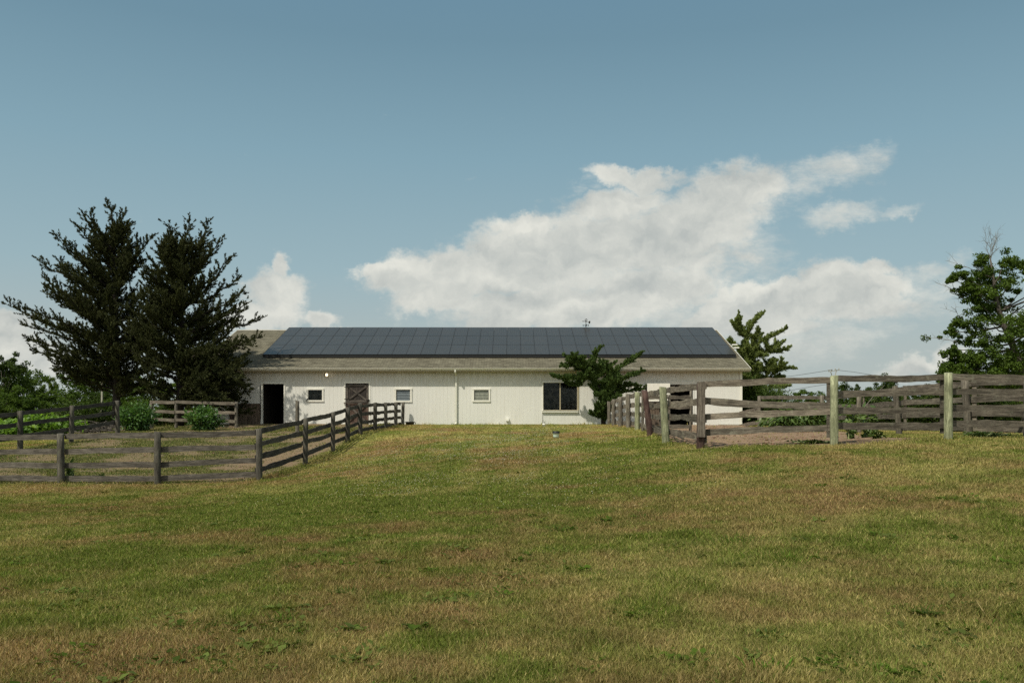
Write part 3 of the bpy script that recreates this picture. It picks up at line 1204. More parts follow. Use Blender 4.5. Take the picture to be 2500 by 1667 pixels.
# juniper in front of the barn
Y4 = 44.3
s3 = lambda L: [(1300 + x * .1594, 830 + y * .1594) for x, y in L]
b4 = px(1474, 0, Y4)
b4.z = zg1(b4.x, b4.y)
v4 = HV - b4.z * F / Y4
juniper('juniper_tree', 'twisted green juniper against the white barn wall beside the big window', 'twisted junipers at the barn', b4,
        [(s3([(1060, 950), (960, 650), (910, 430), (900, 320), (960, 200), (1070, 95)]), 1.0, -.3),
         (s3([(920, 520), (800, 430), (690, 400), (590, 330), (655, 215)]), 1.0, -.5),
         (s3([(800, 440), (620, 390), (500, 390), (430, 400)]), .9, .4),
         (s3([(640, 380), (560, 300), (520, 330)]), .8, -.8),
         (s3([(950, 640), (800, 560), (640, 590), (500, 600), (390, 600), (265, 530)]), .95, -.8),
         (s3([(820, 600), (700, 690), (560, 680), (460, 620)]), .7, -.3),
         (s3([(1070, 900), (1120, 650), (1250, 480), (1400, 380), (1530, 310), (1660, 190)]), 1.0, -.6),
         (s3([(960, 560), (1040, 430), (1130, 310)]), .8, .5),
         (s3([(1050, 560), (1150, 420), (1285, 335)]), .75, .2),
         (s3([(1100, 800), (1250, 650), (1450, 560), (1550, 530), (1655, 480)]), 1.0, -.9),
         (s3([(1110, 860), (1300, 740), (1500, 700), (1640, 690)]), .95, .4),
         (s3([(1110, 900), (1400, 790), (1600, 760), (1750, 735)]), .8, .6),
         (s3([(1080, 950), (1020, 850), (930, 830)]), .8, -.7),
         (s3([(1090, 1180), (990, 1180), (900, 1130), (865, 1080)]), .8, -.6),
         (s3([(1080, 1200), (1010, 1120), (980, 1030)]), .8, -.4),
         (s3([(1090, 1050), (1200, 930), (1330, 850)]), .9, -.6),
         (s3([(1080, 1000), (1150, 850), (1250, 720)]), 1.1, -.4),
         (s3([(1080, 1240), (1060, 1050), (1080, 900)]), 1.3, -.5),
         (s3([(1090, 1260), (1120, 1100), (1130, 1000)]), 1.2, .2),
         (s3([(960, 650), (880, 480), (780, 290)]), .9, .3),
         (s3([(1100, 700), (1180, 560), (1330, 470)]), 1.1, .4),
         (s3([(1070, 820), (980, 720), (930, 600)]), 1.1, .5)],
        1474, v4, Y4, M['juniper'], 21, [(1474, v4 + 5, 0), (1471, 990, .02), (1466, 960, .0), (1455, 925, -.05), (1445, 885, -.1)], .235, 85, .9)

s4 = lambda L: [(1300 + x * .2764, 740 + y * .2764) for x, y in L]
Y3 = 50.5
b3 = px(1826, 0, Y3)
b3.z = zg1(b3.x, b3.y)
v3 = HV - b3.z * F / Y3
juniper('juniper_tree', 'yellowish green juniper with spiky arms standing behind the right end of the barn', 'twisted junipers at the barn', b3,
        [(s4([(1900, 700), (1890, 450), (1870, 300), (1820, 180), (1812, 75)]), 1.0, -.2),
         (s4([(1880, 330), (1930, 190), (2000, 115), (2070, 65)]), .9, .3),
         (s4([(1860, 300), (1800, 230), (1780, 180), (1790, 140)]), .9, -.5),
         (s4([(1900, 430), (2010, 340), (2130, 285), (2228, 225)]), 1.0, -.5),
         (s4([(1920, 450), (2080, 430), (2220, 420), (2302, 378)]), 1.0, .4),
         (s4([(1890, 470), (1800, 380), (1733, 322)]), .95, .3),
         (s4([(1950, 380), (1990, 300), (2030, 225)]), .8, .5),
         (s4([(2080, 430), (2150, 400), (2190, 345)]), .8, -.5),
         (s4([(1900, 620), (2060, 590), (2180, 580), (2310, 578)]), 1.0, -.4),
         (s4([(2060, 640), (2110, 560), (2150, 485)]), .9, .3),
         (s4([(2100, 640), (2170, 590), (2215, 530)]), .9, -.6),
         (s4([(1910, 720), (2060, 680), (2240, 645)]), 1.1, .3),
         (s4([(1910, 780), (2060, 750), (2250, 730)]), 1.2, -.6),
         (s4([(1910, 800), (1960, 650), (2000, 540)]), 1.4, -.5),
         (s4([(1900, 800), (1930, 600), (1960, 480)]), 1.4, .5),
         (s4([(1900, 860), (1890, 650), (1870, 520)]), 1.4, -.5),
         (s4([(1900, 650), (1850, 560), (1860, 480)]), 1.2, .4),
         (s4([(1890, 800), (1860, 720), (1850, 640)]), 1.2, -.2),
         (s4([(1900, 900), (2050, 840), (2200, 800)]), 1.5, .2),
         (s4([(1900, 520), (1960, 470), (2050, 470)]), 1.2, -.6),
         (s4([(1880, 560), (1830, 440), (1800, 400)]), 1.1, -.3)],
        1826, v3, Y3, M['juniper2'], 22, [(1826, v3 + 5, 0), (1826, 970, .02), (1825, 930, .0), (1823, 880, 0), (1818, 830, 0)], .27, 95, 1.2)


# ------------------------------------------------------------------ broadleaf trees
def clump_leaves(cl, c, R, n, L, flat=.7):
    u = rdir(n)
    rr = rng.random(n) ** .45
    p = np.array(c) + u * (rr * R)[:, None] * np.array([1, 1, flat])
    p += rng.normal(size=p.shape) * R * .10
    nn = unit(u * .5 + np.array([0, 0, .8]) + rng.normal(size=(n, 3)) * .55)
    d = rdir(n)
    d[:, 2] -= .35
    r = np.clip(rng.random() * .45 + rng.random(n) * .55, 0, 1)
    cl.add(*leaves(p, d, nn, L * rng.uniform(.7, 1.3, n), L * .62 * rng.uniform(.7, 1.2, n), r))


def broad_tree(seed, H, W, nclump, leafL, per, mat, bark, low=.18, name='tree', trunk_r=.16):
    global rng
    rng = np.random.default_rng(seed)
    root = empty(name)
    tr = MB()
    cl = Cloud()
    tp = [np.array([0, 0, -.4])]
    lean = rng.normal(size=2) * .03 * H
    for t in (.15, .3, .5, .7, .9):
        tp.append(np.array([lean[0] * t + rng.normal() * .06, lean[1] * t + rng.normal() * .06, H * t]))
    tr.tube(tp, [trunk_r * 1.25, trunk_r, trunk_r * .85, trunk_r * .6, trunk_r * .38, trunk_r * .12], 7)
    for k in range(nclump):
        az = rng.random() * 6.283
        h = low + (1 - low) * rng.random() ** .85
        env = math.sin(math.pi * min(max((h - low * .4) / (1.06 - low * .4), 0), 1)) ** .55
        rr = W * env * (rng.random() ** .42)
        c = np.array([math.cos(az) * rr, math.sin(az) * rr, H * h]) + np.append(lean * h, 0)
        R = W * rng.uniform(.16, .36)
        if k % 2 == 0:
            t0 = max(.1, h * .62)
            a = np.array([lean[0] * t0, lean[1] * t0, H * t0])
            mid = a * .5 + c * .5 + np.array([0, 0, -.05 * H])
            tr.tube([a, mid, c], [trunk_r * .35, trunk_r * .2, .02], 5, cap=False)
        for j in range(3):
            cc = c + rng.normal(size=3) * R * .55
            clump_leaves(cl, cc, R * rng.uniform(.45, .85), per, leafL)
    tr.build('trunk', bark, root, True)
    cl.build('crown', mat, root)
    return root


def place(root, u, vtop, Y, H, label, group, w=1.0, rz=0, first=False, cat='tree'):
    o = root if first else copy_tree(root)
    x = (u - 1250) * Y / F
    z = zg1(x, Y)
    htop = (HV - vtop) * Y / F - z
    s = htop / H
    o.location = (x, Y, z)
    o.scale = (s * w, s * w, s)
    o.rotation_euler = (0, 0, rz)
    tag(o, label, cat, group)
    return o


TH = 9.0
tA = broad_tree(31, TH, 3.4, 46, .30, 95, M['leaf'], M['barkgrey'], name='broadleaf_tree')
tB = broad_tree(32, TH, 3.0, 42, .30, 95, M['leafpale'], M['barkgrey'], name='broadleaf_tree')
tC = broad_tree(33, TH, 3.8, 48, .30, 95, M['leafdark'], M['barkgrey'], name='broadleaf_tree')
tD = broad_tree(34, TH, 4.6, 52, .34, 95, M['leaf'], M['barkgrey'], .06, name='broadleaf_tree')
GL = 'broadleaf trees beyond the left paddock'
GR = 'trees and bushes beyond the right paddock'
place(tC, 2, 872, 88, TH, 'dark tree cut by the left picture edge, tallest of the far trees on the left', GL, .8, .3, True)
place(tA, 58, 902, 98, TH, 'round topped green tree just right of the dark edge tree', GL, .9, 1.0, True)
place(tB, 120, 924, 104, TH, 'small pale tree showing through the gap of sky on the left', GL, .55, 2.0, True)
place(tD, 205, 900, 92, TH, 'broad green tree seen under the lower left branches of the left cedar', GL, .85, .5, True)
lf = [(tA, 160, 955, 84, 1.1, 3.1, 'low dark green tree filling the gap below the small pale tree'), (tC, 285, 915, 100, .9, 1.3, 'dark tree directly behind the trunk of the left cedar'),
      (tD, 355, 925, 88, .8, 2.2, 'green tree between the two cedar trunks'), (tB, 425, 938, 68, .9, 4.2, 'yellowish green tree behind the trunk of the right cedar'),
      (tB, 478, 935, 66, .8, 5.2, 'yellowish green tree beside the left corner of the barn'), (tA, 95, 965, 82, 1.4, 4.0, 'low bushy tree behind the bright vines'),
      (tC, -70, 885, 90, .9, .9, 'dark tree just outside the left picture edge'), (tD, 20, 960, 80, 1.2, 5.5, 'low tree under the dark edge tree'),
      (tC, 245, 965, 78, 1.4, 2.6, 'low dark tree behind the pale pole'), (tA, 310, 968, 76, 1.4, 5.0, 'low tree behind the round bush at the fence corner')]
for (t, u, v, Y, w, rz, lab) in lf:
    place(t, u, v, Y, TH, lab, GL, w, rz)
rf = [(tC, 2075, 945, 88, .9, .6, 'far bushy tree just right of the pale green post'), (tA, 2115, 953, 92, .8, 2.2, 'small far tree right of the bushy tree behind the rails'), (tC, 2165, 935, 90, 1.0, 4.4, 'far wide tree with a flat top behind the top rail'),
      (tA, 2215, 948, 94, 1.0, 3.3, 'far tree in the dip of the treeline left of the second pale green post'), (tC, 2265, 958, 88, 1.3, 1.0, 'far low tree below the strip of sky'),
      (tD, 2365, 935, 84, .8, 2.0, 'dense tree at the left foot of the tall maple'), (tC, 2400, 900, 82, 1.0, .2, 'dark tree below the crown of the tall maple'), (tC, 2475, 905, 80, 1.1, 3.9, 'dark tree under the maple near the right picture edge'),
      (tA, 1970, 956, 150, 1.3, .2, 'tiny distant tree under the power line'), (tD, 2550, 890, 82, 1.0, 1.9, 'dense tree just outside the right picture edge'),
      (tC, 2130, 985, 80, 1.8, 2.9, 'low thicket behind the gap of the right fence'), (tD, 2230, 985, 78, 1.7, 4.9, 'low thicket left of the far dark fence posts'), (tC, 2320, 975, 78, 1.6, .9, 'low thicket between the second pale post and its neighbour'),
      (tA, 2410, 980, 76, 1.8, 3.0, 'low thicket above the far dark fence'), (tD, 2495, 975, 77, 1.6, 5.7, 'low thicket cut by the right picture edge'), (tC, 2040, 1000, 84, 1.2, 5.1, 'low bush directly behind the pale green post')]
for (t, u, v, Y, w, rz, lab) in rf:
    place(t, u, v, Y, TH, lab, GR, w, rz)


def maple():
    global rng
    rng = np.random.default_rng(41)
    Y = 62.0
    s5 = lambda x, y: (1850 + x * .36995, 540 + y * .36995)
    bx = 2505
    xb = (bx - 1250) * Y / F
    zb = zg1(xb, Y)
    root = empty('maple_tree', (xb, Y, zb))
    tag(root, 'tall leafy maple with bare dead twigs at its top at the right picture edge', 'tree')
    k = Y / F
    bv = HV - zb * F / Y

    def loc(u, v, dy=0):
        return np.array([(u - bx) * k, dy, (bv - v) * k])
    tr = MB()
    cl = Cloud()
    tp = [loc(bx, bv + 8), loc(2503, 960), loc(*s5(1740, 970)), loc(*s5(1680, 800), .1), loc(*s5(1620, 650), .2), loc(*s5(1580, 520), .1), loc(*s5(1555, 380)), loc(*s5(1535, 250))]
    tr.tube(tp, [.34, .30, .27, .23, .19, .15, .10, .05], 9)
    tpa = polyline(tp, 60)
    cls = [(1405, 300, 75), (1330, 360, 55), (1290, 385, 35), (1350, 430, 60), (1450, 420, 85), (1600, 290, 70), (1520, 270, 45), (1550, 400, 90), (1640, 400, 90), (1720, 300, 65), (1750, 440, 70), (1480, 560, 90),
           (1600, 520, 100), (1700, 560, 80), (1420, 640, 80), (1330, 700, 60), (1290, 720, 45), (1500, 680, 100), (1620, 660, 90), (1730, 680, 90), (1360, 780, 60), (1440, 760, 75), (1560, 790, 75), (1290, 880, 55),
           (1270, 850, 40), (1350, 930, 80), (1440, 890, 75), (1240, 980, 50), (1320, 1000, 80), (1450, 990, 90), (1560, 900, 80), (1600, 1000, 90), (1700, 960, 70), (1700, 1050, 90), (1500, 1080, 90), (1380, 1060, 80), (1750, 860, 60), (1760, 780, 60), (1250, 1000, 50), (1270, 1040, 60), (1290, 990, 60), (1235, 1040, 40), (1290, 940, 70), (1380, 880, 70), (1420, 830, 65), (1520, 860, 80), (1260, 1060, 70), (1330, 1080, 80), (1440, 1090, 80), (1600, 1090, 90), (1550, 620, 80), (1650, 740, 90), (1400, 500, 60), (1480, 480, 80), (1560, 330, 70), (1680, 330, 60), (1600, 960, 90), (1500, 960, 80)]
    # the half of the crown outside the frame, so the tree is whole
    for j in range(34):
        cls.append((rng.uniform(1790, 2250), rng.uniform(280, 1060), rng.uniform(60, 100)))
    for (x, y, r) in cls:
        u, v = s5(x, y)
        for dd in range(2):
            c = loc(u, v, rng.normal() * (1.5 if x > 1420 else .5))
            R = r * .37 * k
            i = int(np.argmin(np.linalg.norm(tpa - (c + np.array([0, 0, -1.2])), axis=1)))
            a = tpa[i]
            mid = (a + c) / 2 + np.array([0, 0, -.25])
            if dd == 0:
                tr.tube([a, mid, c], [.075, .045, .015], 5, cap=False)
            for q in range(4):
                cc = c + rng.normal(size=3) * R * np.array([.55, .55, .42])
                clump_leaves(cl, cc, R * rng.uniform(.34, .64), 108, .18, .6)
    root_t = tr.build('trunk', M['barkgrey'], root, True)
    cl.build('crown', M['leaf'], root)
    tw = MB()

    def twig(p, d, L, r, depth):
        n = 4
        pts = [p]
        for i in range(n):
            d = d + Vector(rng.normal(size=3) * .16)
            d.normalize()
            pts.append(pts[-1] + d * (L / n))
        tw.tube(pts, list(np.linspace(r, r * .45, n + 1)), 4, cap=False)
        if depth > 0:
            for j in range(3):
                q = pts[rng.integers(1, n + 1)]
                dd = (d + Vector(rng.normal(size=3) * .65) + Vector((0, 0, .2))).normalized()
                twig(q, dd, L * .62, r * .55, depth - 1)
    top = Vector(loc(*s5(1535, 260)))
    for dv in ((-.25, 0, 1), (.25, .2, 1), (-.6, -.2, .8), (.75, .2, .7), (0, -.3, 1)):
        twig(top, Vector(dv).normalized(), 1.35, .024, 3)
    for (x, y) in ((1330, 470), (1400, 530), (1350, 640), (1330, 800), (1450, 330), (1540, 330)):
        twig(Vector(loc(*s5(x, y))), Vector((-.9, rng.normal() * .3, .35)).normalized(), 1.4, .025, 2)
    tw.build('dead_twigs', M['twig'], root)


maple()


# ------------------------------------------------------------------ leafy bushes and weeds
def bush(name, label, group, x, y, w, h, d, n, L, mat, seed, stems=14, aspect=.5, cat='bush', droop=.3):
    global rng
    rng = np.random.default_rng(seed)
    z = zg1(x, y)
    root = empty(name, (x, y, z))
    tag(root, label, cat, group)
    cl = Cloud()
    st = MB()
    for k in range(stems):
        az = rng.random() * 6.283
        rr = rng.random() ** .6
        tip = np.array([math.cos(az) * rr * w * .5, math.sin(az) * rr * d * .5, h * (1 - .5 * rr ** 2) * rng.uniform(.7, 1.03)])
        b = tip * np.array([.25, .25, 0])
        mid = (b + tip) / 2 + np.array([-.05 * tip[0], 0, .1 * h])
        path = polyline([b, mid, tip], 12)
        st.tube([p for p in path[::2]], list(np.linspace(.014, .005, 6)), 4, cap=False)
        m = n // stems
        t = rng.random(m) ** .7
        i = (t * 11).astype(int)
        c = path[i] + rng.normal(size=(m, 3)) * np.array([w, d, h]) * .075
        dirs = unit(c - np.array([0, 0, h * .3]) + rng.normal(size=(m, 3)) * .35 * h)
        dirs[:, 2] -= droop
        nn = unit(dirs * .3 + np.array([0, 0, 1]) + rng.normal(size=(m, 3)) * .45)
        c[:, 2] = np.maximum(c[:, 2], .03)
        cl.add(*leaves(c, dirs, nn, L * rng.uniform(.6, 1.25, m), L * aspect * rng.uniform(.8, 1.2, m)))
    st.build('stems', M['stalk'], root)
    cl.build('foliage', mat, root)
    return root


GB = 'leafy bushes at the left paddock fence'
bush('leafy_bush', 'big round leafy bush at the corner of the pale fence, left of its neighbour', GB, (334 - 1250) * 39.5 / F, 39.5, 1.95, 1.50, 1.6, 3600, .17, M['bush'], 51, 40)
bush('leafy_bush', 'smaller bright leafy bush in front of the pale fence near the barn', GB, (497 - 1250) * 39.5 / F, 39.5, 1.95, 1.22, 1.4, 2700, .18, M['bush'], 52, 34)
# vines spilling behind the far left fence
bush('vine_thicket', 'bright yellow green vines sprawling behind the left fence', None, (105 - 1250) * 37 / F, 37.5, 3.4, 1.15, 1.6, 3400, .17, M['vine'], 53, 60, .8, 'vines')
bush('vine_thicket', 'bright yellow green vines at the left picture edge', None, (10 - 1250) * 35.5 / F, 35.5, 2.6, 1.05, 1.6, 2600, .17, M['vine'], 54, 46, .8, 'vines')
GW = 'tall broad leaved weeds in the right paddock'
bush('paddock_weeds', 'dark leafy weeds behind the rails, leftmost and widest patch of the right paddock', GW, (1915 - 1250) * 30 / F, 30, 1.7, .78, .9, 1300, .25, M['weed'], 55, 22, .35, 'weeds', .8)
bush('paddock_weeds', 'leafy weeds just left of the pale green post', GW, (1985 - 1250) * 30 / F, 30, 1.5, .85, .9, 1250, .25, M['weed'], 56, 20, .35, 'weeds', .8)
bush('paddock_weeds', 'tall bright weed just right of the pale green post', GW, (2073 - 1250) * 20.4 / F, 20.4, .55, 1.02, .5, 230, .19, M['weed'], 57, 8, .42, 'weeds', .6)
bush('paddock_weeds', 'tall weed with big leaves further right of the pale green post', GW, (2122 - 1250) * 20.6 / F, 20.6, .55, .95, .5, 190, .21, M['weed'], 58, 7, .42, 'weeds', .7)
bush('paddock_weeds', 'low dark weed between the two pale green posts', GW, (2140 - 1250) * 19.9 / F, 19.9, .4, .22, .3, 90, .12, M['leafdark'], 59, 7, .5, 'weeds', .2)
bush('paddock_weeds', 'low creeping weed right of the second pale green post', GW, (2400 - 1250) * 19.9 / F, 19.9, 1.5, .16, .35, 500, .09, M['weed'], 60, 22, .5, 'weeds', .1)
bush('paddock_weeds', 'small weeds low between board post and pale green post', GW, (1985 - 1250) * 19.0 / F, 19.0, 1.3, .12, .35, 350, .08, M['leafdark'], 66, 22, .5, 'weeds', .1)
bush('paddock_weeds', 'weeds hanging over the lower rails under the junipers', GW, (1975 - 1250) * 36 / F, 36, 4.4, 1.1, 1.3, 3600, .20, M['weed'], 67, 46, .4, 'weeds', .5)
GP = 'weeds in the left paddock'
bush('paddock_weeds', 'broad leaved weed growing right of the second front fence post', GP, (172 - 1250) * 23.3 / F, 23.3, .36, .66, .3, 60, .22, M['weed'], 61, 6, .38, 'weeds', .4)
bush('paddock_weeds', 'small dark weed in the middle of the front fence bay', GP, (248 - 1250) * 23.6 / F, 23.6, .32, .17, .3, 45, .17, M['leafdark'], 62, 7, .38, 'weeds', .1)
# ground hugging shrub behind the right juniper, brush under the cedars
bush('low_evergreen', 'dark dense shrub filling the corner right of the barn wall', None, (1838 - 1250) * 48.5 / F, 48.5, 2.3, 2.9, 2.4, 15000, .17, M['leafdark'], 68, 60, .45, 'bush', .0)
bush('low_evergreen', 'low spreading evergreen bush under the yellowish juniper', None, (1885 - 1250) * 48 / F, 48, 3.4, 2.5, 2.4, 17000, .15, M['juniper'], 63, 80, .35, 'bush', .0)
bush('hedge_bush', 'dense low hedge in the distance right of the first pale green post', None, (2100 - 1250) * 70 / F, 70, 11.0, 3.8, 2.5, 9000, .30, M['leafdark'], 71, 70, .5, 'bush')
bush('hedge_bush', 'dense low hedge in the distance behind the second pale green post', None, (2350 - 1250) * 70 / F, 70, 10.5, 4.3, 2.5, 11000, .30, M['leafdark'], 72, 80, .5, 'bush')
bush('hedge_bush', 'low distant hedge under the power line behind the right paddock', None, (1965 - 1250) * 58 / F, 58, 8.5, 2.3, 2.0, 6500, .24, M['leafdark'], 69, 60, .5, 'bush')
bush('hedge_bush', 'dark undergrowth left of the barn corner between the cedar trunks', None, (395 - 1250) * 52 / F, 52, 5.0, 1.7, 2.0, 5000, .17, M['leafdark'], 64, 60, .5, 'bush')
bush('hedge_bush', 'dark undergrowth behind the left fence under the left cedar', None, (225 - 1250) * 50 / F, 50, 6.0, 1.9, 2.0, 5500, .17, M['leafdark'], 65, 60, .5, 'bush')

rng = np.random.default_rng(70)


# ------------------------------------------------------------------ fences
def board_mesh(L, H=.145, T=.026, wav=.006, sag=0.0, ends=(0, 0)):
    """board along +X, centred in y/z"""
    n = max(4, int(L / .16))
    mb = MB()
    xs = np.linspace(0, L, n + 1)
    ph = rng.random(4) * 9
    # wandering, worn edges
    up = H / 2 + wav * np.interp(xs, np.linspace(0, L, 7), rng.normal(size=7)) + wav * .5 * rng.normal(size=n + 1)
    dn = -H / 2 + wav * np.interp(xs, np.linspace(0, L, 7), rng.normal(size=7)) + wav * .35 * rng.normal(size=n + 1)
    bow = .012 * np.sin(xs / L * 3.1 + ph[0]) + sag * np.sin(math.pi * xs / L)
    yy = .010 * np.sin(xs / L * 4 + ph[1])
    for i in range(n + 1):
        for (s, e) in ((-1, dn[i]), (1, dn[i]), (1, up[i]), (-1, up[i])):
            mb.v.append((xs[i], s * T / 2 + yy[i], e + bow[i]))
    for i in range(n):
        for k in range(4):
            a = i * 4 + k
            b = i * 4 + (k + 1) % 4
            mb.f.append((a, b, b + 4, a + 4))
    mb.f.append((3, 2, 1, 0))
    mb.f.append((n * 4, n * 4 + 1, n * 4 + 2, n * 4 + 3))
    return mb


def add_rail(parent, a, b, mat, H=.145, T=.026, wav=.006, sag=0.0, name='rail'):
    a = Vector(a)
    b = Vector(b)
    d = b - a
    o = board_mesh(d.length, H, T, wav, sag).build(name, mat, parent)
    x = d.normalized()
    y = Vector((0, 0, 1)).cross(x).normalized()
    z = x.cross(y)
    R = Matrix((x, y, z)).transposed().to_4x4()
    o.matrix_local = Matrix.Translation(a - parent.location) @ R
    return o


def add_post(parent, x, y, z0, z1, r, mat, lean=(0, 0), name='post', square=False):
    mb = MB()
    n = 11
    h = z1 - z0
    rings = 7
    ph = rng.random() * 6
    for i in range(rings):
        t = i / (rings - 1)
        zz = -.35 + (h + .35) * t
        rr = r * (1.03 - .08 * t) * (1 + .02 * rng.normal())
        for k in range(n):
            a = 2 * math.pi * k / n
            top = .012 * math.cos(a + ph) if i == rings - 1 else 0
            if square:
                q = a + math.pi / 4
                m_ = max(abs(math.cos(a)), abs(math.sin(a)))
                px_, py_ = rr * math.cos(a) / m_, rr * math.sin(a) / m_
            else:
                w = rr * (1 + .04 * math.sin(3 * a + ph))
                px_, py_ = w * math.cos(a), w * math.sin(a)
            f = max(zz, 0) / h
            mb.v.append((px_ + lean[0] * f, py_ + lean[1] * f, zz + top))
    for i in range(rings - 1):
        for k in range(n):
            a = i * n + k
            b = i * n + (k + 1) % n
            mb.f.append((a, b, b + n, a + n))
    mb.f.append(tuple((rings - 1) * n + k for k in range(n)))
    o = mb.build(name, mat, parent, True, Vector((x, y, z0)) - parent.location)
    o.rotation_euler = (0, 0, 0)
    return o


def fence(name, label, posts, drops, side, mats, postr=.082, batten=None, H=.145, group=None, wav=.006, first=True, lastpost=True, cat='fence', leans=None):
    """posts: (x, y, zbase, ztop); drops: rail centre below post top (list, or one list per post); side: +1/-1 which side rails sit
    mats: (rail_mat, post_mat or list)"""
    o0 = posts[0]
    root = empty(name, (o0[0], o0[1], o0[2]))
    tag(root, label, cat, group)
    nP = len(posts)
    for i, p in enumerate(posts):
        pm = mats[1][i] if isinstance(mats[1], list) else mats[1]
        if (i == 0 and not first) or (i == nP - 1 and not lastpost):
            continue
        ln = leans[i] if leans else (rng.normal() * .015, rng.normal() * .015)
        add_post(root, p[0], p[1], p[2], p[3], postr * rng.uniform(.93, 1.07), pm, ln)
    for i in range(nP - 1):
        a = Vector(posts[i][:2] + (0,))
        b = Vector(posts[i + 1][:2] + (0,))
        d = (b - a).normalized()
        nrm = Vector((-d.y, d.x, 0)) * side * (postr + .016)
        dr = drops[i] if isinstance(drops[0], (list, tuple)) else None
        for k in range(len(dr) if dr else len(drops)):
            da, db = (dr[k] if dr else (drops[k], drops[k]))
            za = posts[i][3] - da + rng.normal() * .006
            zb = posts[i + 1][3] - db + rng.normal() * .006
            ext = .03
            A = a - d * ext + nrm * (1 + .25 * (k % 2) * 0) + Vector((0, 0, za))
            B = b + d * ext + nrm + Vector((0, 0, zb))
            B = B - d * (ext * 2 + .004)
            A = A + d * (ext + .004)
            add_rail(root, A, B, mats[0] if not isinstance(mats[0], list) else mats[0][(i * 5 + k) % len(mats[0])], H, .026, wav)
    if batten:
        for i, p in enumerate(posts):
            if batten[i] is None:
                continue
            j = min(i, nP - 2)
            a = Vector(posts[j][:2] + (0,))
            b = Vector(posts[j + 1][:2] + (0,))
            d = (b - a).normalized()
            nrm = Vector((-d.y, d.x, 0)) * side * (postr + .016 + .030)
            q = Vector((p[0], p[1], 0)) + nrm + d * batten[i][0]
            mb = MB()
            mb.box(-.055, .055, -.013, .013, p[2] - .0 + .12, p[3] - .03)
            ob = mb.build('batten', mats[2], root, False, Vector((q.x, q.y, 0)) - root.location)
            ob.rotation_euler = (0, 0, math.atan2(d.y, d.x))
    return root


# left paddock: side fence running back to the barn, dark, seen from its shaded side
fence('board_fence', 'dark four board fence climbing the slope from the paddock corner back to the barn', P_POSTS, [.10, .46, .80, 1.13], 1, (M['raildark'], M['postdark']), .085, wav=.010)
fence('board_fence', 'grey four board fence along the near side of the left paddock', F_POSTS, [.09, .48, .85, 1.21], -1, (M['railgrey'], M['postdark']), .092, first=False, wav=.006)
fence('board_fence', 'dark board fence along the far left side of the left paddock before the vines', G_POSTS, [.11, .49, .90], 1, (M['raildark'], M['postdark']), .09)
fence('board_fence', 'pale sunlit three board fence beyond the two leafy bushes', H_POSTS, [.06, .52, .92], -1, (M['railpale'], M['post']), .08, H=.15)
lp = empty('fence_post', (px(726, 0, 38).x, 38, zg1(px(726, 0, 38).x, 38)))
tag(lp, 'lone round wooden post standing in the left paddock without rails', 'post')
add_post(lp, lp.location.x, 38, lp.location.z, lp.location.z + 1.38, .088, M['post'], (0, 0), 'post')
# right paddock
gp, wp = M['postgreen'], M['post']
qd = [.08, .45, .79, 1.20]
fence('board_fence', 'weathered board fence with mixed round posts running back to the barn', Q_POSTS,
      [[(.10, .08), (.45, .46), (.86, .80), (1.27, 1.22)], [(.08, .08), (.46, .48), (.80, .82), (1.22, 1.22)], [(.08, .08), (.48, .46), (.82, .80), (1.22, 1.20)], [(.08, .08), (.46, .45), (.80, .79), (1.2, 1.18)], [(.08,) * 2, (.44,) * 2, (.78,) * 2, (1.15,) * 2],
       [(.08,) * 2, (.42,) * 2, (.74,) * 2, (1.08,) * 2], [(.08,) * 2, (.42,) * 2, (.74,) * 2, (1.05,) * 2]], -1,
      ([M['railpale'], M['railpale'], M['rail']], [wp, gp, M['postred'], gp, wp, wp, wp, wp]), .098, H=.16, first=False,
      leans=[(0, 0), (-.08, .03), (-.18, .05), (0, 0), (-.03, 0), (.0, 0), (.01, 0), (-.01, 0)], wav=.012)

k = lambda v, Y: (HV - v) * Y / F


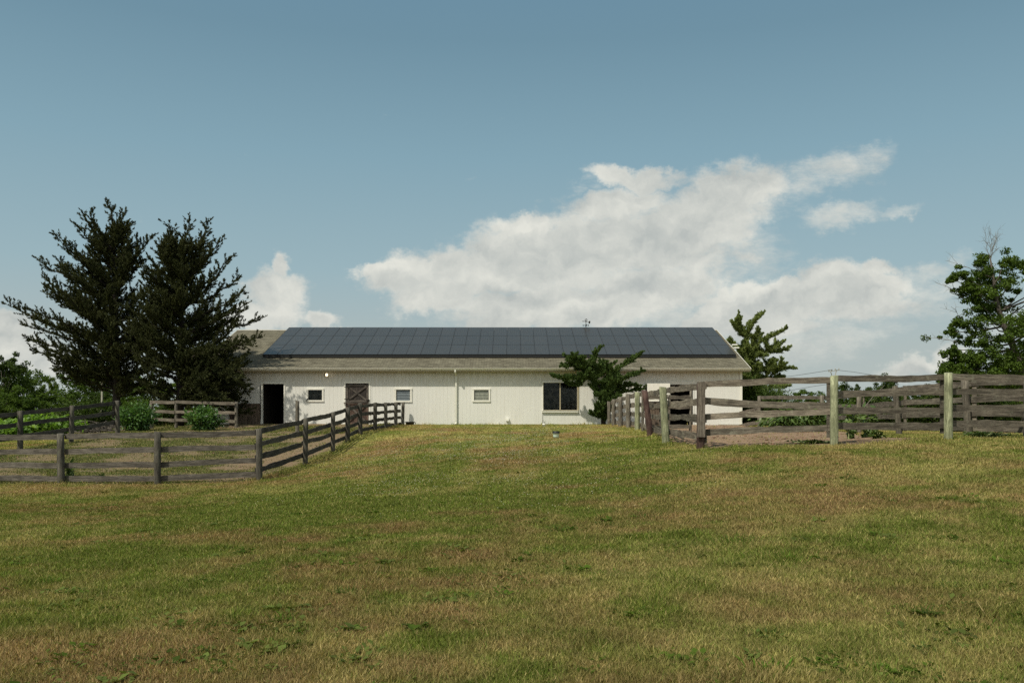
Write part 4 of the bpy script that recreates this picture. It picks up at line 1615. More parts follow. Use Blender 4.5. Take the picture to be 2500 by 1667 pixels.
def rfence():
    root = empty('board_fence', (4.30, 19.5, -.82))
    tag(root, 'weathered near fence of the right paddock with two pale green posts', 'fence')
    # corner post: dark post with a broad upright board on its face
    add_post(root, 4.28, 19.53, -.86, .64, .088, M['postred'], (0, 0))
    mb = MB()
    n = 14
    for i in range(n + 1):
        t = i / n
        zz = -.57 + (k(932, 19.4) + .57) * t
        w0 = -.086 + .004 * rng.normal() - .004 * math.sin(7 * t)
        w1 = .086 + .004 * rng.normal()
        for q in ((w0, 0), (w1, 0), (w1, .035), (w0, .035)):
            mb.v.append((q[0], q[1], zz))
    for i in range(n):
        for j in range(4):
            a = i * 4 + j
            b = i * 4 + (j + 1) % 4
            mb.f.append((a, b, b + 4, a + 4))
    mb.f.append((3, 2, 1, 0))
    mb.f.append((n * 4, n * 4 + 1, n * 4 + 2, n * 4 + 3))
    mb.build('face_board', wood_mat('face_board_wood', (.115, .095, .074), (.17, .145, .115), (.06, .05, .04), 1, 12, axis=2), root, False, Vector((4.27, 19.385, 0)) - root.location)
    for (x, y, z0, z1) in R_POSTS[1:]:
        add_post(root, x, y, z0, z1, .088, gp, (0, 0))
        b = MB()
        b.box(-.06, .06, -.014, .014, z0 + .15, z1 - .04)
        b.build('batten', M['rail'], root, False, Vector((x - .05, y + .150, 0)) - root.location)
    YB = [19.62, 18.72, 19.12, 19.52, 19.92, 20.42]
    xs = [4.32, 6.97, 9.64, 12.6, 15.5, 18.4]
    us = [1250 + x * F / y for x, y in zip(xs, YB)]
    spans = [[(938.5, 927.5), (979, 988.5), (1016.5, 1007), (1056, 1045)],
             [(924.5, 921), (962, 958), (1004, 999), (1042, 1036)],
             [(918, 926), (958, 954), (996, 994), (1035, 1034)],
             [(926, 929), (954, 958), (994, 998), (1034, 1036)],
             [(929, 934), (958, 963), (998, 1001), (1036, 1040)]]
    for i, sp in enumerate(spans):
        for j, (va, vb) in enumerate(sp):
            A = Vector((xs[i] + .01, YB[i], k(va, YB[i])))
            B = Vector((xs[i + 1] - .01, YB[i + 1], k(vb, YB[i + 1])))
            add_rail(root, A, B, M['rail'] if i else [M['railpale'], M['rail'], M['railpale'], M['rail']][j], .142, .028, .009, [.0, -.02, .02, .01][j] if i == 0 else 0)
    return root


rfence()
sp_posts = S_POSTS
fence('board_fence', 'far board fence leading away along the right side of the dirt paddock', S_POSTS, [.08, .47, .84, 1.18], 1, (M['rail'], [wp] * 6, M['railpale']), .085,
      batten=[None, None, (0.04,), (.06,), (.06,), None], H=.15, leans=[(0, 0), (0, 0), (0, 0), (-.13, 0), (-.10, 0), (0, 0)])
# short rails from that fence to the barn corner
fence('board_fence', 'short run of low rails closing the gap between the far fence and the barn corner', [(11.5, 40.0, -.76, .74), (12.2, 45.8, -.74, .50)], [.60, 1.25], 1, (M['railpale'], wp), .07, H=.17, first=False, lastpost=False)
# cross fence inside the paddock in front of the dark stable doors
fence('board_fence', 'short cross fence of grey boards in front of the dark stable opening', [(4.62, 30.4, -.72, .60), (5.25, 30.4, -.72, .60), (5.53, 30.4, -.72, .60), (6.30, 30.4, -.72, .88)],
      [[(.08, .08), (.42, .42), (.76, .76), (1.12, 1.12)], [(.08, .08), (.42, .42), (.76, .76), (1.12, 1.12)], [(.08, .37), (.42, .71), (.76, 1.05), (1.12, 1.42)]], -1, (M['rail'], [wp, wp, wp, M['post']]), .05, H=.14)
# very far fence
vp = []
for i in range(11):
    x = 27 + i * 3.15
    z = zg1(x, 80)
    vp.append((x, 80.0, z, z + 1.3))
fence('board_fence', 'distant dark fence at the foot of the thicket beyond the right paddock', vp, [.1, .5, .9, 1.18], -1, (M['raildark'], M['postdark']), .09, H=.14)


# ------------------------------------------------------------------ barn
XL, XR = -16.6, 12.29
ZB, ZW = -.95, 2.42
YE = 45.62           # eave line (outer edge of roof)
YR = 53.1
ZE, ZR = 2.325, 5.03
RXL, RXR = -16.95, 12.64
barn = empty('barn', (0, BW, -.7))
tag(barn, 'long low white barn with solar panels on its shingled roof', 'barn')
OFF = Vector((0, BW, -.7))


def bb(mb, name, mat, parent=None, smooth=False):
    """build in world coordinates under the barn (or one of its parts, all of which sit at the barn origin)"""
    mb.v = [(a, b - BW, c + .7) for (a, b, c) in mb.v]
    return mb.build(name, mat, parent or barn, smooth)


def wx(u, Y=BW):
    return (u - 1250) * Y / F


def wz(v, Y=BW):
    return (HV - v) * Y / F


DOOR1 = (wx(641), wx(693), ZB, wz(937))
DUTCH = (wx(843.5), wx(900.5), ZB, wz(935.6))
WIN1 = (wx(752.5), wx(786.5), wz(976.5), wz(951.5))
WIN2 = (wx(967), wx(1001.7), wz(977.7), wz(951))
WIN3 = (wx(1157.5), wx(1193), wz(977), wz(951.5))
BIG = (wx(1326), wx(1409), wz(1002), wz(934))
OPEN2 = (wx(1575), wx(1692.5), ZB, wz(938.5))
HOLES = sorted([DOOR1, DUTCH, WIN1, WIN2, WIN3, BIG, OPEN2])
PITCH, GW_, GD = .203, .010, .0045


def siding(mb, x0, x1, z0, z1, y=BW):
    """grooved vertical siding facing -Y"""
    xs = [(x0, 0)]
    kx = math.ceil((x0 + .01) / PITCH)
    while kx * PITCH < x1 - .012:
        g = kx * PITCH
        if g - GW_ / 2 > x0 + .004:
            xs += [(g - GW_ / 2, 0), (g - GW_ / 4, 1), (g + GW_ / 4, 1), (g + GW_ / 2, 0)]
        kx += 1
    xs.append((x1, 0))
    for (a, da), (b, db) in zip(xs[:-1], xs[1:]):
        mb.quad((a, y + da * GD, z0), (b, y + db * GD, z0), (b, y + db * GD, z1), (a, y + da * GD, z1))


mb = MB()
cur = XL
for (x0, x1, z0, z1) in HOLES:
    siding(mb, cur, x0, ZB, ZW)
    if z0 > ZB + .01:
        siding(mb, x0, x1, ZB, z0)
    siding(mb, x0, x1, z1, ZW)
    # reveals
    mb.quad((x0, BW, z0), (x0, BW, z1), (x0, BW + .14, z1), (x0, BW + .14, z0))
    mb.quad((x1, BW, z0), (x1, BW + .14, z0), (x1, BW + .14, z1), (x1, BW, z1))
    mb.quad((x0, BW, z1), (x1, BW, z1), (x1, BW + .14, z1), (x0, BW + .14, z1))
    if z0 > ZB + .01:
        mb.quad((x0, BW, z0), (x0, BW + .14, z0), (x1, BW + .14, z0), (x1, BW, z0))
    cur = x1
siding(mb, cur, XR, ZB, ZW)
bb(mb, 'wall', M['siding'])
YBK = 2 * YR - BW
gz = lambda y: ZE - .06 + (ZR - ZE) * (y - YE) / (YR - YE)
mb = MB()
for X in (XL, XR):
    mb.poly([(X, BW, ZB), (X, YBK, ZB), (X, YBK, gz(BW)), (X, YR, gz(YR)), (X, BW, gz(BW))])
mb.quad((XL, YBK, ZB), (XR, YBK, ZB), (XR, YBK, ZW), (XL, YBK, ZW))
bb(mb, 'wall', M['siding'])
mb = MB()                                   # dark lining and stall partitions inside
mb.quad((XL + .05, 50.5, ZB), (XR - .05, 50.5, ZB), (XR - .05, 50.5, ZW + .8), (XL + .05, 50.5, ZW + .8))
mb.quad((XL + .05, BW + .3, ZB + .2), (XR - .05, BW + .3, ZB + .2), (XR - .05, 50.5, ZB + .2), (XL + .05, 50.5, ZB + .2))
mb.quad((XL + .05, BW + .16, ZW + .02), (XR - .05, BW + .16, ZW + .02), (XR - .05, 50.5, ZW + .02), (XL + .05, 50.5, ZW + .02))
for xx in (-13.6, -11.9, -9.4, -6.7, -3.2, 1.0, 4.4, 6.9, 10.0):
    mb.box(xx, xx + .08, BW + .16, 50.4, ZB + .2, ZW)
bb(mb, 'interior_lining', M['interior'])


def roof_slope(y0, z0, y1, z1, th=.09):
    """slab with uv in metres"""
    me = bpy.data.meshes.new('roof')
    L = math.hypot(y1 - y0, z1 - z0)
    v = [(RXL, y0, z0), (RXR, y0, z0), (RXR, y1, z1), (RXL, y1, z1), (RXL, y0, z0 - th), (RXR, y0, z0 - th), (RXR, y1, z1 - th), (RXL, y1, z1 - th)]
    v = [(a, b - BW, c + .7) for a, b, c in v]
    f = [(0, 1, 2, 3), (7, 6, 5, 4), (0, 4, 5, 1), (1, 5, 6, 2), (3, 7, 4, 0)]
    me.from_pydata(v, [], f)
    uv = me.uv_layers.new(name='UVMap')
    W = RXR - RXL
    uvs = {0: (0, 0), 1: (W, 0), 2: (W, L), 3: (0, L), 4: (0, -.1), 5: (W, -.1), 6: (W, L + .1), 7: (0, L + .1)}
    for p in me.polygons:
        for li in p.loop_indices:
            uv.data[li].uv = uvs[me.loops[li].vertex_index]
    me.materials.append(M['shingle'])
    o = bpy.data.objects.new('roof', me)
    col.objects.link(o)
    o.parent = barn
    return o


roof = roof_slope(YE, ZE, YR, ZR)
roof_slope(2 * YR - YE, ZE, YR, ZR)
mb = MB()                                    # ridge cap
sl = (ZR - ZE) / (YR - YE)
mb.quad((RXL, YR - .16, ZR - .16 * sl + .022), (RXR, YR - .16, ZR - .16 * sl + .022), (RXR, YR, ZR + .03), (RXL, YR, ZR + .03))
mb.quad((RXL, YR, ZR + .03), (RXR, YR, ZR + .03), (RXR, YR + .16, ZR - .16 * sl + .022), (RXL, YR + .16, ZR - .16 * sl + .022))
bb(mb, 'ridge_cap', simple_mat('ridge_cap', (.34, .32, .26), .9), None)
# soffit, fascia, rake boards
mb = MB()
mb.quad((RXL, YE + .03, ZE - .12), (RXR, YE + .03, ZE - .12), (RXR, BW - .002, ZE - .12), (RXL, BW - .002, ZE - .12))
mb.box(RXL, RXR, YE + .004, YE + .026, ZE - .20, ZE - .093)
bb(mb, 'fascia', M['tantrim'])
for X, s in ((RXR, 1), (RXL, -1)):
    mb = MB()
    x0, x1 = (X + .003, X + .025) if s > 0 else (X - .025, X - .003)
    for (ya, za, yb, zb) in ((YE, ZE, YR, ZR), (2 * YR - YE, ZE, YR, ZR)):
        mb.poly([(x1, ya, za + .01), (x1, yb, zb + .01), (x1, yb, zb - .17), (x1, ya, za - .17)])
        mb.poly([(x0, ya, za + .01), (x0, yb, zb + .01), (x0, yb, zb - .17), (x0, ya, za - .17)])
        mb.poly([(x0, ya, za + .01), (x0, yb, zb + .01), (x1, yb, zb + .01), (x1, ya, za + .01)])
        mb.poly([(x0, ya, za - .17), (x0, yb, zb - .17), (x1, yb, zb - .17), (x1, ya, za - .17)])
        mb.poly([(x0, ya, za + .01), (x1, ya, za + .01), (x1, ya, za - .17), (x0, ya, za - .17)])
    bb(mb, 'rake_board', M['trim'])
# gutter: K profile
prof = [(0, .00), (0, -.10), (-.055, -.10), (-.075, -.055), (-.11, -.02), (-.11, .0), (-.10, .0), (-.098, -.018), (-.065, -.052), (-.05, -.09), (-.01, -.09), (-.01, 0)]
mb = MB()
for i in range(len(prof)):
    (a, b), (c, d) = prof[i], prof[(i + 1) % len(prof)]
    mb.quad((RXL - .02, YE + a, ZE - .02 + b), (RXR + .03, YE + a, ZE - .02 + b), (RXR + .03, YE + c, ZE - .02 + d), (RXL - .02, YE + c, ZE - .02 + d))
for X in (RXL - .021, RXR + .031):
    mb.poly([(X, YE + a, ZE - .02 + b) for a, b in prof[:6]])
bb(mb, 'gutter', M['gutter'])
# downspout
dx = wx(1113.5)
mb = MB()
mb.bar((dx - .02, YE - .06, ZE - .10), (dx - .02, YE - .06, ZE - .22), .08, .07)
mb.bar((dx - .02, YE - .06, ZE - .20), (dx, BW - .07, ZE - .40), .08, .07)
mb.bar((dx, BW - .07, ZE - .38), (dx, BW - .07, -.60), .08, .07)
mb.bar((dx, BW - .07, -.60), (dx - .02, BW - .24, -.66), .08, .07)
ds = bb(mb, 'downspout', M['gutter'])
for zz in (1.4, .4, -.45):
    mb = MB()
    mb.box(dx - .052, dx + .052, BW - .112, BW - .004, zz, zz + .03)
    bb(mb, 'strap', M['trim'], ds)


def frame(x0, x1, z0, z1, w, name, mat, parent, y=BW, proud=.03, bottom=True, wb=None):
    mb = MB()
    wb = wb or w
    mb.box(x0 - w, x0, y - proud, y - .001, z0, z1)
    mb.box(x1, x1 + w, y - proud, y - .001, z0, z1)
    mb.box(x0 - w - .01, x1 + w + .01, y - proud - .006, y - .001, z1, z1 + w)
    if bottom:
        mb.box(x0 - w - .01, x1 + w + .01, y - proud - .006, y - .001, z0 - wb, z0)
    return bb(mb, name, mat, parent)


def part(name, label=None):
    o = empty(name, (0, 0, 0), 0, barn)
    if label:
        o['label'] = label
    return o


# open door on the left
d1 = part('doorway', 'open black doorway with white frame')
frame(DOOR1[0], DOOR1[1], ZB, DOOR1[3], .07, 'frame', M['trim'], d1, bottom=False)
mb = MB()
mb.box(DOOR1[0] - .09, DOOR1[0] - .073, BW - .06, BW - .001, -.4, 1.45)
bb(mb, 'hinge_strip', M['iron'], d1)
# brown boards left of it
mb = MB()
mb.box(wx(560), wx(636), BW - .022, BW - .001, ZB, wz(987))
mb.box(wx(560), wx(636), BW - .05, BW - .024, wz(988.5), wz(985))
bb(mb, 'kick_boards', M['brownwall'])


# small windows
def small_window(R, kind, label):
    x0, x1, z0, z1 = R
    w = part('window', label)
    frame(x0, x1, z0, z1, .085, 'frame', M['trim'], w, proud=.04)
    if kind == 'dark':
        mb = MB()
        mb.quad((x0, BW + .06, z0), (x1, BW + .06, z0), (x1, BW + .06, z1), (x0, BW + .06, z1))
        bb(mb, 'pane', M['glass'], w)
        mb = MB()
        mb.bar((x0 - .10, BW - .05, z0 - .05), (x0 + .05, BW - .05, z0 + .15), .03, .04)
        bb(mb, 'latch', M['iron'], w)
    else:
        n = 7
        h = (z1 - z0) / n
        mat = M['louvreblue'] if kind == 'blue' else M['louvregreen']
        mb = MB()
        for i in range(n):
            zc = z0 + h * (i + .5)
            yo, yi = (BW + .015, BW + .05)
            a = .5 if kind == 'blue' else .62
            mb.quad((x0 + .02, yo, zc - h * a), (x1 - .02, yo, zc - h * a), (x1 - .02, yi, zc + h * .48), (x0 + .02, yi, zc + h * .48))
            mb.quad((x0 + .02, yo, zc - h * a), (x1 - .02, yo, zc - h * a), (x1 - .02, yo + .006, zc - h * a - .001), (x0 + .02, yo + .006, zc - h * a - .001))
        bb(mb, 'louvre', mat, w)
        mb = MB()
        for i in range(n):
            zc = z0 + h * (i + .5)
            for xx in (x0 + .001, x1 - .031):
                mb.box(xx, xx + .03, BW + .002, BW + .02, zc - h * .2, zc + h * .15)
        bb(mb, 'clip', M['trim'] if kind == 'blue' else M['iron'], w)
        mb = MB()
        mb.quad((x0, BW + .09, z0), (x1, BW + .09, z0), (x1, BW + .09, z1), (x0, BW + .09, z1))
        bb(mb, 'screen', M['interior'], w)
    return w


small_window(WIN1, 'dark', 'small dark window between the open doorway and the braced door')
small_window(WIN2, 'blue', 'small louvred window with bluish slats above the fence end')
small_window(WIN3, 'green', 'small louvred window right of the downspout')

# big window
w = part('window', 'wide dark two pane window left of the juniper')
x0, x1, z0, z1 = BIG
mb = MB()
mb.box(x0 - .05, x0, BW - .03, BW - .001, z0, z1 + .0)
mb.box(x0 - .05, x1 + .09, BW - .035, BW - .001, z1, z1 + .06)
bb(mb, 'frame', M['trim'], w)
mb = MB()
mb.box(x1, x1 + .09, BW - .03, BW - .001, z0, z1)
mb.box((x0 + x1) / 2 - .030, (x0 + x1) / 2 + .030, BW + .03, BW + .075, z0, z1)
mb.box(x0 + .001, x0 + .03, BW + .03, BW + .075, z0, z1)
mb.box(x0 + .031, x1 - .001, BW + .03, BW + .075, z0 + .001, z0 + .03)
bb(mb, 'sash', M['tantrim'], w)
mb = MB()
mb.quad((x0 + .03, BW + .05, z0), ((x0 + x1) / 2 - .03, BW + .05, z0), ((x0 + x1) / 2 - .03, BW + .05, z1), (x0 + .03, BW + .05, z1))
bb(mb, 'pane', M['glass'], w)
mb = MB()
mb.quad(((x0 + x1) / 2 + .03, BW + .064, z0), (x1, BW + .064, z0), (x1, BW + .064, z1), ((x0 + x1) / 2 + .03, BW + .064, z1))
bb(mb, 'pane', M['glass'], w)
mb = MB()
mb.box(x0 - .06, x1 + .06, BW - .09, BW - .001, z0 - .10, z0 - .002)
mb.box(x0 - .06, x1 + .06, BW - .11, BW - .002, z0 - .018, z0 + .004)
bb(mb, 'sill', M['trim'], w)

# dutch door
dd = part('dutch_door', 'dark cross braced stable door with a worn reddish lower half')
x0, x1, _, z1 = DUTCH
zm = wz(982)
zl = wz(1035)
frame(x0 + .0, x1, ZB, z1, .075, 'frame', M['trim'], dd, bottom=False)
for nm, za, zb, mt, mt2 in (('upper_leaf', zm + .02, z1 - .05, M['darkdoor'], M['brace']), ('lower_leaf', zl, zm - .02, M['reddoor'], M['reddoor'])):
    mb = MB()
    n = 9
    for i in range(n):
        a = x0 + .02 + (x1 - x0 - .04) * i / n
        b = x0 + .02 + (x1 - x0 - .04) * (i + 1) / n
        mb.box(a + .003, b - .003, BW + .02, BW + .045 + .001 * (i % 2), za, zb)
    leaf = bb(mb, nm, mt, dd)
    mb = MB()
    yb = BW + .006
    mb.box(x0 + .02, x0 + .13, yb - .012, yb + .012, za, zb)
    mb.box(x1 - .13, x1 - .02, yb - .012, yb + .012, za, zb)
    mb.box(x0 + .132, x1 - .132, yb - .012, yb + .012, zb - .10, zb)
    mb.box(x0 + .132, x1 - .132, yb - .012, yb + .012, za, za + .10)
    bb(mb, 'stile', mt2, leaf)
    mb = MB()
    mb.bar((x0 + .14, yb - .022, za + .11), (x1 - .14, yb - .022, zb - .11), .018, .095)
    bb(mb, 'brace', M['brace'] if nm == 'upper_leaf' else M['reddoor'], leaf)
    mb = MB()
    mb.bar((x0 + .14, yb - .004, zb - .11), (x1 - .14, yb - .004, za + .11), .018, .095)
    bb(mb, 'brace', M['brace'], leaf)
    mb = MB()
    for q in (za + .14, zb - .16):
        mb.box(x0 - .06, x0 + .26, yb - .038, yb - .013, q, q + .04)
    bb(mb, 'hinge', M['iron'], leaf)
mb = MB()
mb.box(x0 + .03, x1 - .02, BW - .03, BW - .012, zm - .045, zm + .005)
mb.box(x0 - .09, x0 + .06, BW - .06, BW - .035, zm - .05, zm + .0)
bb(mb, 'bolt', M['brace'], dd)
mb = MB()
mb.lathe((x1 - .02, BW - .06, .55), [(.03, 0), (.05, .04), (.05, .09), (.03, .13)], 10)
mb.bar((x1 - .12, BW - .04, .62), (x1 + .06, BW - .04, .62), .02, .035)
bb(mb, 'handle', M['iron'], dd)
mb = MB()
mb.box(x0 - .075, x1 + .16, BW - .014, BW - .0005, z1 + .085, z1 + .16)
mb.box(x1 + .09, x1 + .16, BW - .014, BW - .0005, -.6, z1 + .08)
bb(mb, 'casing', M['siding'], dd)

# wide stable opening at the right with sliding leaf
od = part('stable_opening', 'dark stable opening with a white sliding leaf')
x0, x1, _, z1 = OPEN2
mb = MB()
mb.box(wx(1625), x1 + .06, BW - .03, BW - .001, z1, z1 + .17)
mb.box(x1, x1 + .06, BW - .025, BW - .001, ZB, z1)
bb(mb, 'frame', M['siding'], od)
mb = MB()
siding(mb, wx(1578), wx(1633.5), wz(980), wz(936), BW - .28)
mb.quad((wx(1578), BW - .28, wz(936)), (wx(1633.5), BW - .28, wz(936)), (wx(1633.5), BW - .24, wz(936)), (wx(1578), BW - .24, wz(936)))
mb.quad((wx(1633.5), BW - .28, wz(980)), (wx(1633.5), BW - .24, wz(980)), (wx(1633.5), BW - .24, wz(936)), (wx(1633.5), BW - .28, wz(936)))
mb.box(wx(1585), wx(1587), BW - .24, BW - .01, wz(937.5), wz(936.5))
mb.box(wx(1624), wx(1626), BW - .24, BW - .01, wz(937.5), wz(936.5))
bb(mb, 'sliding_leaf', M['trim'], od)
mb = MB()
for i in range(8):
    a = wx(1578) + (wx(1633.5) - wx(1578)) * i / 8
    mb.box(a + .003, a + 1.215 / 8 - .003, BW - .05, BW - .025, -.70, wz(980) - .01)
bb(mb, 'lower_leaf', M['brownwall'], od)

# corner board, footing, wall fittings
mb = MB()
mb.box(XR - .11, XR + .02, BW - .028, BW - .001, -.68, ZE - .125)
bb(mb, 'corner_board', M['trim'])
mb = MB()
mb.box(wx(1752), XR + .02, BW - .16, BW - .03, -1.0, wz(1035.5))
bb(mb, 'footing', M['concrete'])
mb = MB()
mb.box(wx(1235), wx(1242.5), BW - .15, BW - .001, wz(1027.5), wz(1021))
bb(mb, 'wall_vent', M['whitepvc'])
mb = MB()
mb.tube([(wx(1217), BW - .10, -.9), (wx(1217), BW - .10, wz(1031.5))], .05, 10)
mb.tube([(wx(1217), BW - .10, wz(1031.4)), (wx(1217), BW - .10, wz(1030))], .058, 10)
bb(mb, 'vent_pipe', M['whitepvc'])
mb = MB()
mb.box(wx(1325) - .008, wx(1325) + .008, BW - .012, BW - .0007, -.68, wz(1008))
bb(mb, 'cable', M['iron'])
# lit flood lamp
lampp = part('wall_lamp', 'small lit lamp under the eave')
lx, lz = wx(799), wz(915)
mb = MB()
mb.box(lx - .13, lx - .06, BW - .08, BW - .001, lz - .07, lz + .06)
mb.box(lx - .06, lx + .12, BW - .14, BW - .10, lz - .12, lz - .105)
mb.tube([(lx - .08, BW - .05, lz), (lx, BW - .16, lz), (lx + .02, BW - .20, lz - .01)], [.03, .045, .05], 10)
bb(mb, 'fixture', simple_mat('brown_lamp', (.12, .07, .045), .5), lampp)
me_, Nn, bN, oN = new_mat('lit_bulb')
em = Nn.node('ShaderNodeEmission')
em.inputs[0].default_value = (1, .80, .52, 1)
em.inputs[1].default_value = 2.2
Nn.l.new(em.outputs[0], oN.inputs[0])
me_.cycles.emission_sampling = 'NONE'
mb = MB()
for i in range(1):
    c = Vector((lx + .02, BW - .25, lz - .01))
    n = 12
    rings = 7
    base = len(mb.v)
    for r in range(rings):
        th = math.pi * r / (rings - 1)
        for q in range(n):
            a = 2 * math.pi * q / n
            mb.v.append((c.x + .075 * math.sin(th) * math.cos(a), c.y + .075 * math.cos(th), c.z + .085 * math.sin(th) * math.sin(a)))
    for r in range(rings - 1):
        for q in range(n):
            mb.f.append((base + r * n + q, base + r * n + (q + 1) % n, base + (r + 1) * n + (q + 1) % n, base + (r + 1) * n + q))
bb(mb, 'bulb', me_, lampp, True)

# solar array
arr = part('solar_array', 'three rows of dark solar panels')
ang = math.atan2(ZR - ZE, YR - YE)
dirS = Vector((0, math.cos(ang), math.sin(ang)))
nS = Vector((0, -math.sin(ang), math.cos(ang)))
o0 = Vector((-13.72, YE, ZE)) + dirS * 1.86 + nS * .17
NC = 33
CW = 26.05 / NC
top_s = math.hypot(YR - YE, ZR - ZE) - .10
RH = (top_s - 1.86) / 3
pm = MB()
pm.box(.004, CW - .004, .004, RH - .004, 0, .036)
fm = MB()
e = .007
fm.box(.0035, .0035 + e, .004, RH - .004, -.002, .040)
fm.box(CW - .0035 - e, CW - .0035, .004, RH - .004, -.002, .040)
fm.box(.0035 + e, CW - .0035 - e, .0035, .0035 + e, -.002, .040)
fm.box(.0035 + e, CW - .0035 - e, RH - .0035 - e, RH - .0035, -.002, .040)
p0 = pm.build('solar_panel', M['solar'], arr)
p0.data.materials.append(M['solarframe'])
nv = len(p0.data.vertices)
# frame joined into the same panel mesh
me = bpy.data.meshes.new('solar_panel')
allv = pm.v + fm.v
allf = pm.f + [tuple(i + len(pm.v) for i in f) for f in fm.f]
me.from_pydata(allv, [], allf)
me.materials.append(M['solar'])
me.materials.append(M['solarframe'])
for i, p in enumerate(me.polygons):
    p.material_index = 1 if i >= len(pm.f) else 0
p0.data = me
rr_ = random.Random(5)
for r in range(3):
    for c in range(NC):
        o = p0 if (r == 0 and c == 0) else p0.copy()
        if o is not p0:
            col.objects.link(o)
            o.parent = arr
        pos = o0 + Vector((1, 0, 0)) * (c * CW) + dirS * (r * RH)
        o.location = pos - OFF
        o.rotation_euler = (ang + rr_.uniform(-.0012, .0012), rr_.uniform(-.001, .001), 0)
mb = MB()
for s in (.03, .9, 2.0, 2.9, 3.9, 5.2):
    a = o0 + dirS * s - nS * .05
    mb.bar(a, a + Vector((NC * CW, 0, 0)), .04, .05)
a = o0 + dirS * .02 - nS * .055
bb(mb, 'mounting_rail', M['solarframe'], arr)
mb = MB()
mb.bar(a + Vector((0, -.012, 0)), a + Vector((NC * CW, -.012, 0)), .02, .14)
bb(mb, 'lower_fill', M['black'], arr)  # black strip standing in for the shaded gap under the panels

# weather vane on the ridge
wv = part('weather_vane', 'black weather vane with ring, arrow and compass letters')
vx, vy, vz = wx(1430.5, YR), YR, ZR + .03
S = YR / F / 22.4        # metres per pixel of the 22.4x enlargement
P_ = lambda u, v: (vx + (u - 682) * S, vy, vz + (1040 - v) * S)
mb = MB()
mb.tube([P_(682, 1060), P_(682, 600)], .018, 8)
mb.lathe(P_(682, 850), [(.02, 0), (.055, .03), (.055, .06), (.02, .09)], 10)
bb(mb, 'rod', M['iron'], wv)
mb = MB()
mb.bar(P_(500, 578), P_(860, 618), .02, .022)
mb.poly([P_(470, 575), P_(545, 555), P_(545, 605)])
mb.poly([tuple(Vector(P_(470, 575)) + Vector((0, .02, 0))), tuple(Vector(P_(545, 555)) + Vector((0, .02, 0))), tuple(Vector(P_(545, 605)) + Vector((0, .02, 0)))])
mb.bar(P_(835, 625), P_(915, 645), .02, .16)
bb(mb, 'arrow', M['iron'], wv)
mb = MB()
ring = [P_(690 + 62 * math.cos(a), 520 - 72 * math.sin(a)) for a in np.linspace(0, 2 * math.pi, 19)]
mb.tube(ring, .014, 6)
mb.bar(P_(650, 560), P_(690, 500), .014, .02)
mb.bar(P_(690, 500), P_(725, 470), .014, .02)
mb.bar(P_(680, 520), P_(725, 575), .014, .02)
mb.bar(P_(680, 500), P_(680, 590), .014, .02)
bb(mb, 'ring', M['iron'], wv)
mb = MB()
mb.bar(P_(520, 800), P_(830, 800), .014, .014)
q = Vector(P_(682, 800))
mb.bar(q + Vector((0, -.35, 0)), q + Vector((0, .35, 0)), .014, .014)
bb(mb, 'cross_arms', M['iron'], wv)


def strokes(pts, name):
    mb = MB()
    for a, b in pts:
        mb.bar(a, b, .014, .020)
    bb(mb, name, M['iron'], wv)


strokes([(P_(505, 765), P_(525, 835)), (P_(525, 835), P_(543, 790)), (P_(543, 790), P_(562, 835)), (P_(562, 835), P_(580, 765))], 'letter')
strokes([(P_(805, 765), P_(805, 840)), (P_(805, 770), P_(845, 770)), (P_(805, 802), P_(838, 802)), (P_(805, 835), P_(845, 835))], 'letter')
nb_ = q + Vector((0, -.37, 0))
strokes([(nb_ + Vector((-.04, 0, -.06)), nb_ + Vector((-.04, 0, .06))), (nb_ + Vector((.04, 0, -.06)), nb_ + Vector((.04, 0, .06))), (nb_ + Vector((-.04, 0, .06)), nb_ + Vector((.04, 0, -.06)))], 'letter')
# bits on the right rake edge
mb = MB()
for i, (u, v) in enumerate(((1787, 853.5), (1791, 858.5))):
    yy = 49.6 - .6 * i
    zz = ZE + (yy - YE) * sl + .07
    mb.box(wx(u, yy), wx(u, yy) + .32, yy, yy + .08, zz, zz + .07)
bb(mb, 'roof_vent', M['whitepvc'])


# ------------------------------------------------------------------ small things on the lawn
def thing_on_ground(name, u, Y):
    x = (u - 1250) * Y / F
    return empty(name, (x, Y, zg1(x, Y)))


# bucket (place where the ground meets the photo row)
def ground_at_row(u, v):
    best = None
    for Y in np.arange(12, 45.9, .1):
        x = (u - 1250) * Y / F
        z = zg1(x, Y)
        e = abs(HV - z * F / Y - v)
        if best is None or e < best[0]:
            best = (e, Y)
    return best[1]


Yb = ground_at_row(1358, 1070)
bk = thing_on_ground('bucket', 1357.5, Yb)
bk.location.z += .035
tag(bk, 'pale mint bucket with a black lid standing on the lawn', 'bucket')
s_ = 17.5 * Yb / F / 2
mb = MB()
mb.lathe((0, 0, 0), [(s_ * .74, -.02), (s_ * .84, .06), (s_ * .90, s_ * 1.05), (s_ * .97, s_ * 1.06), (s_ * .97, s_ * 1.15)], 20)
mb.build('pail', M['mint'], bk, True)
mb = MB()
mb.lathe((0, 0, 0), [(s_ * 1.0, s_ * 1.16), (s_ * 1.03, s_ * 1.25), (s_ * 1.0, s_ * 1.5), (s_ * .95, s_ * 1.72), (s_ * .6, s_ * 1.74)], 20)
mb.build('lid', M['black'], bk, True)
Yc = ground_at_row(1327, 1043)
pc = thing_on_ground('capped_pipe', 1328, min(Yc, 44))
tag(pc, 'small white capped pipe stub in the grass below the wide window', 'pipe')
mb = MB()
mb.lathe((0, 0, 0), [(.06, -.1), (.06, .11), (.075, .115), (.075, .16), (.03, .18)], 12)
mb.build('stub', M['whitepvc'], pc, True)
mb = MB()
mb.tube([(-.03, .02, .10), (-.05, .05, .25), (-.03, .05, .34)], .012, 6)
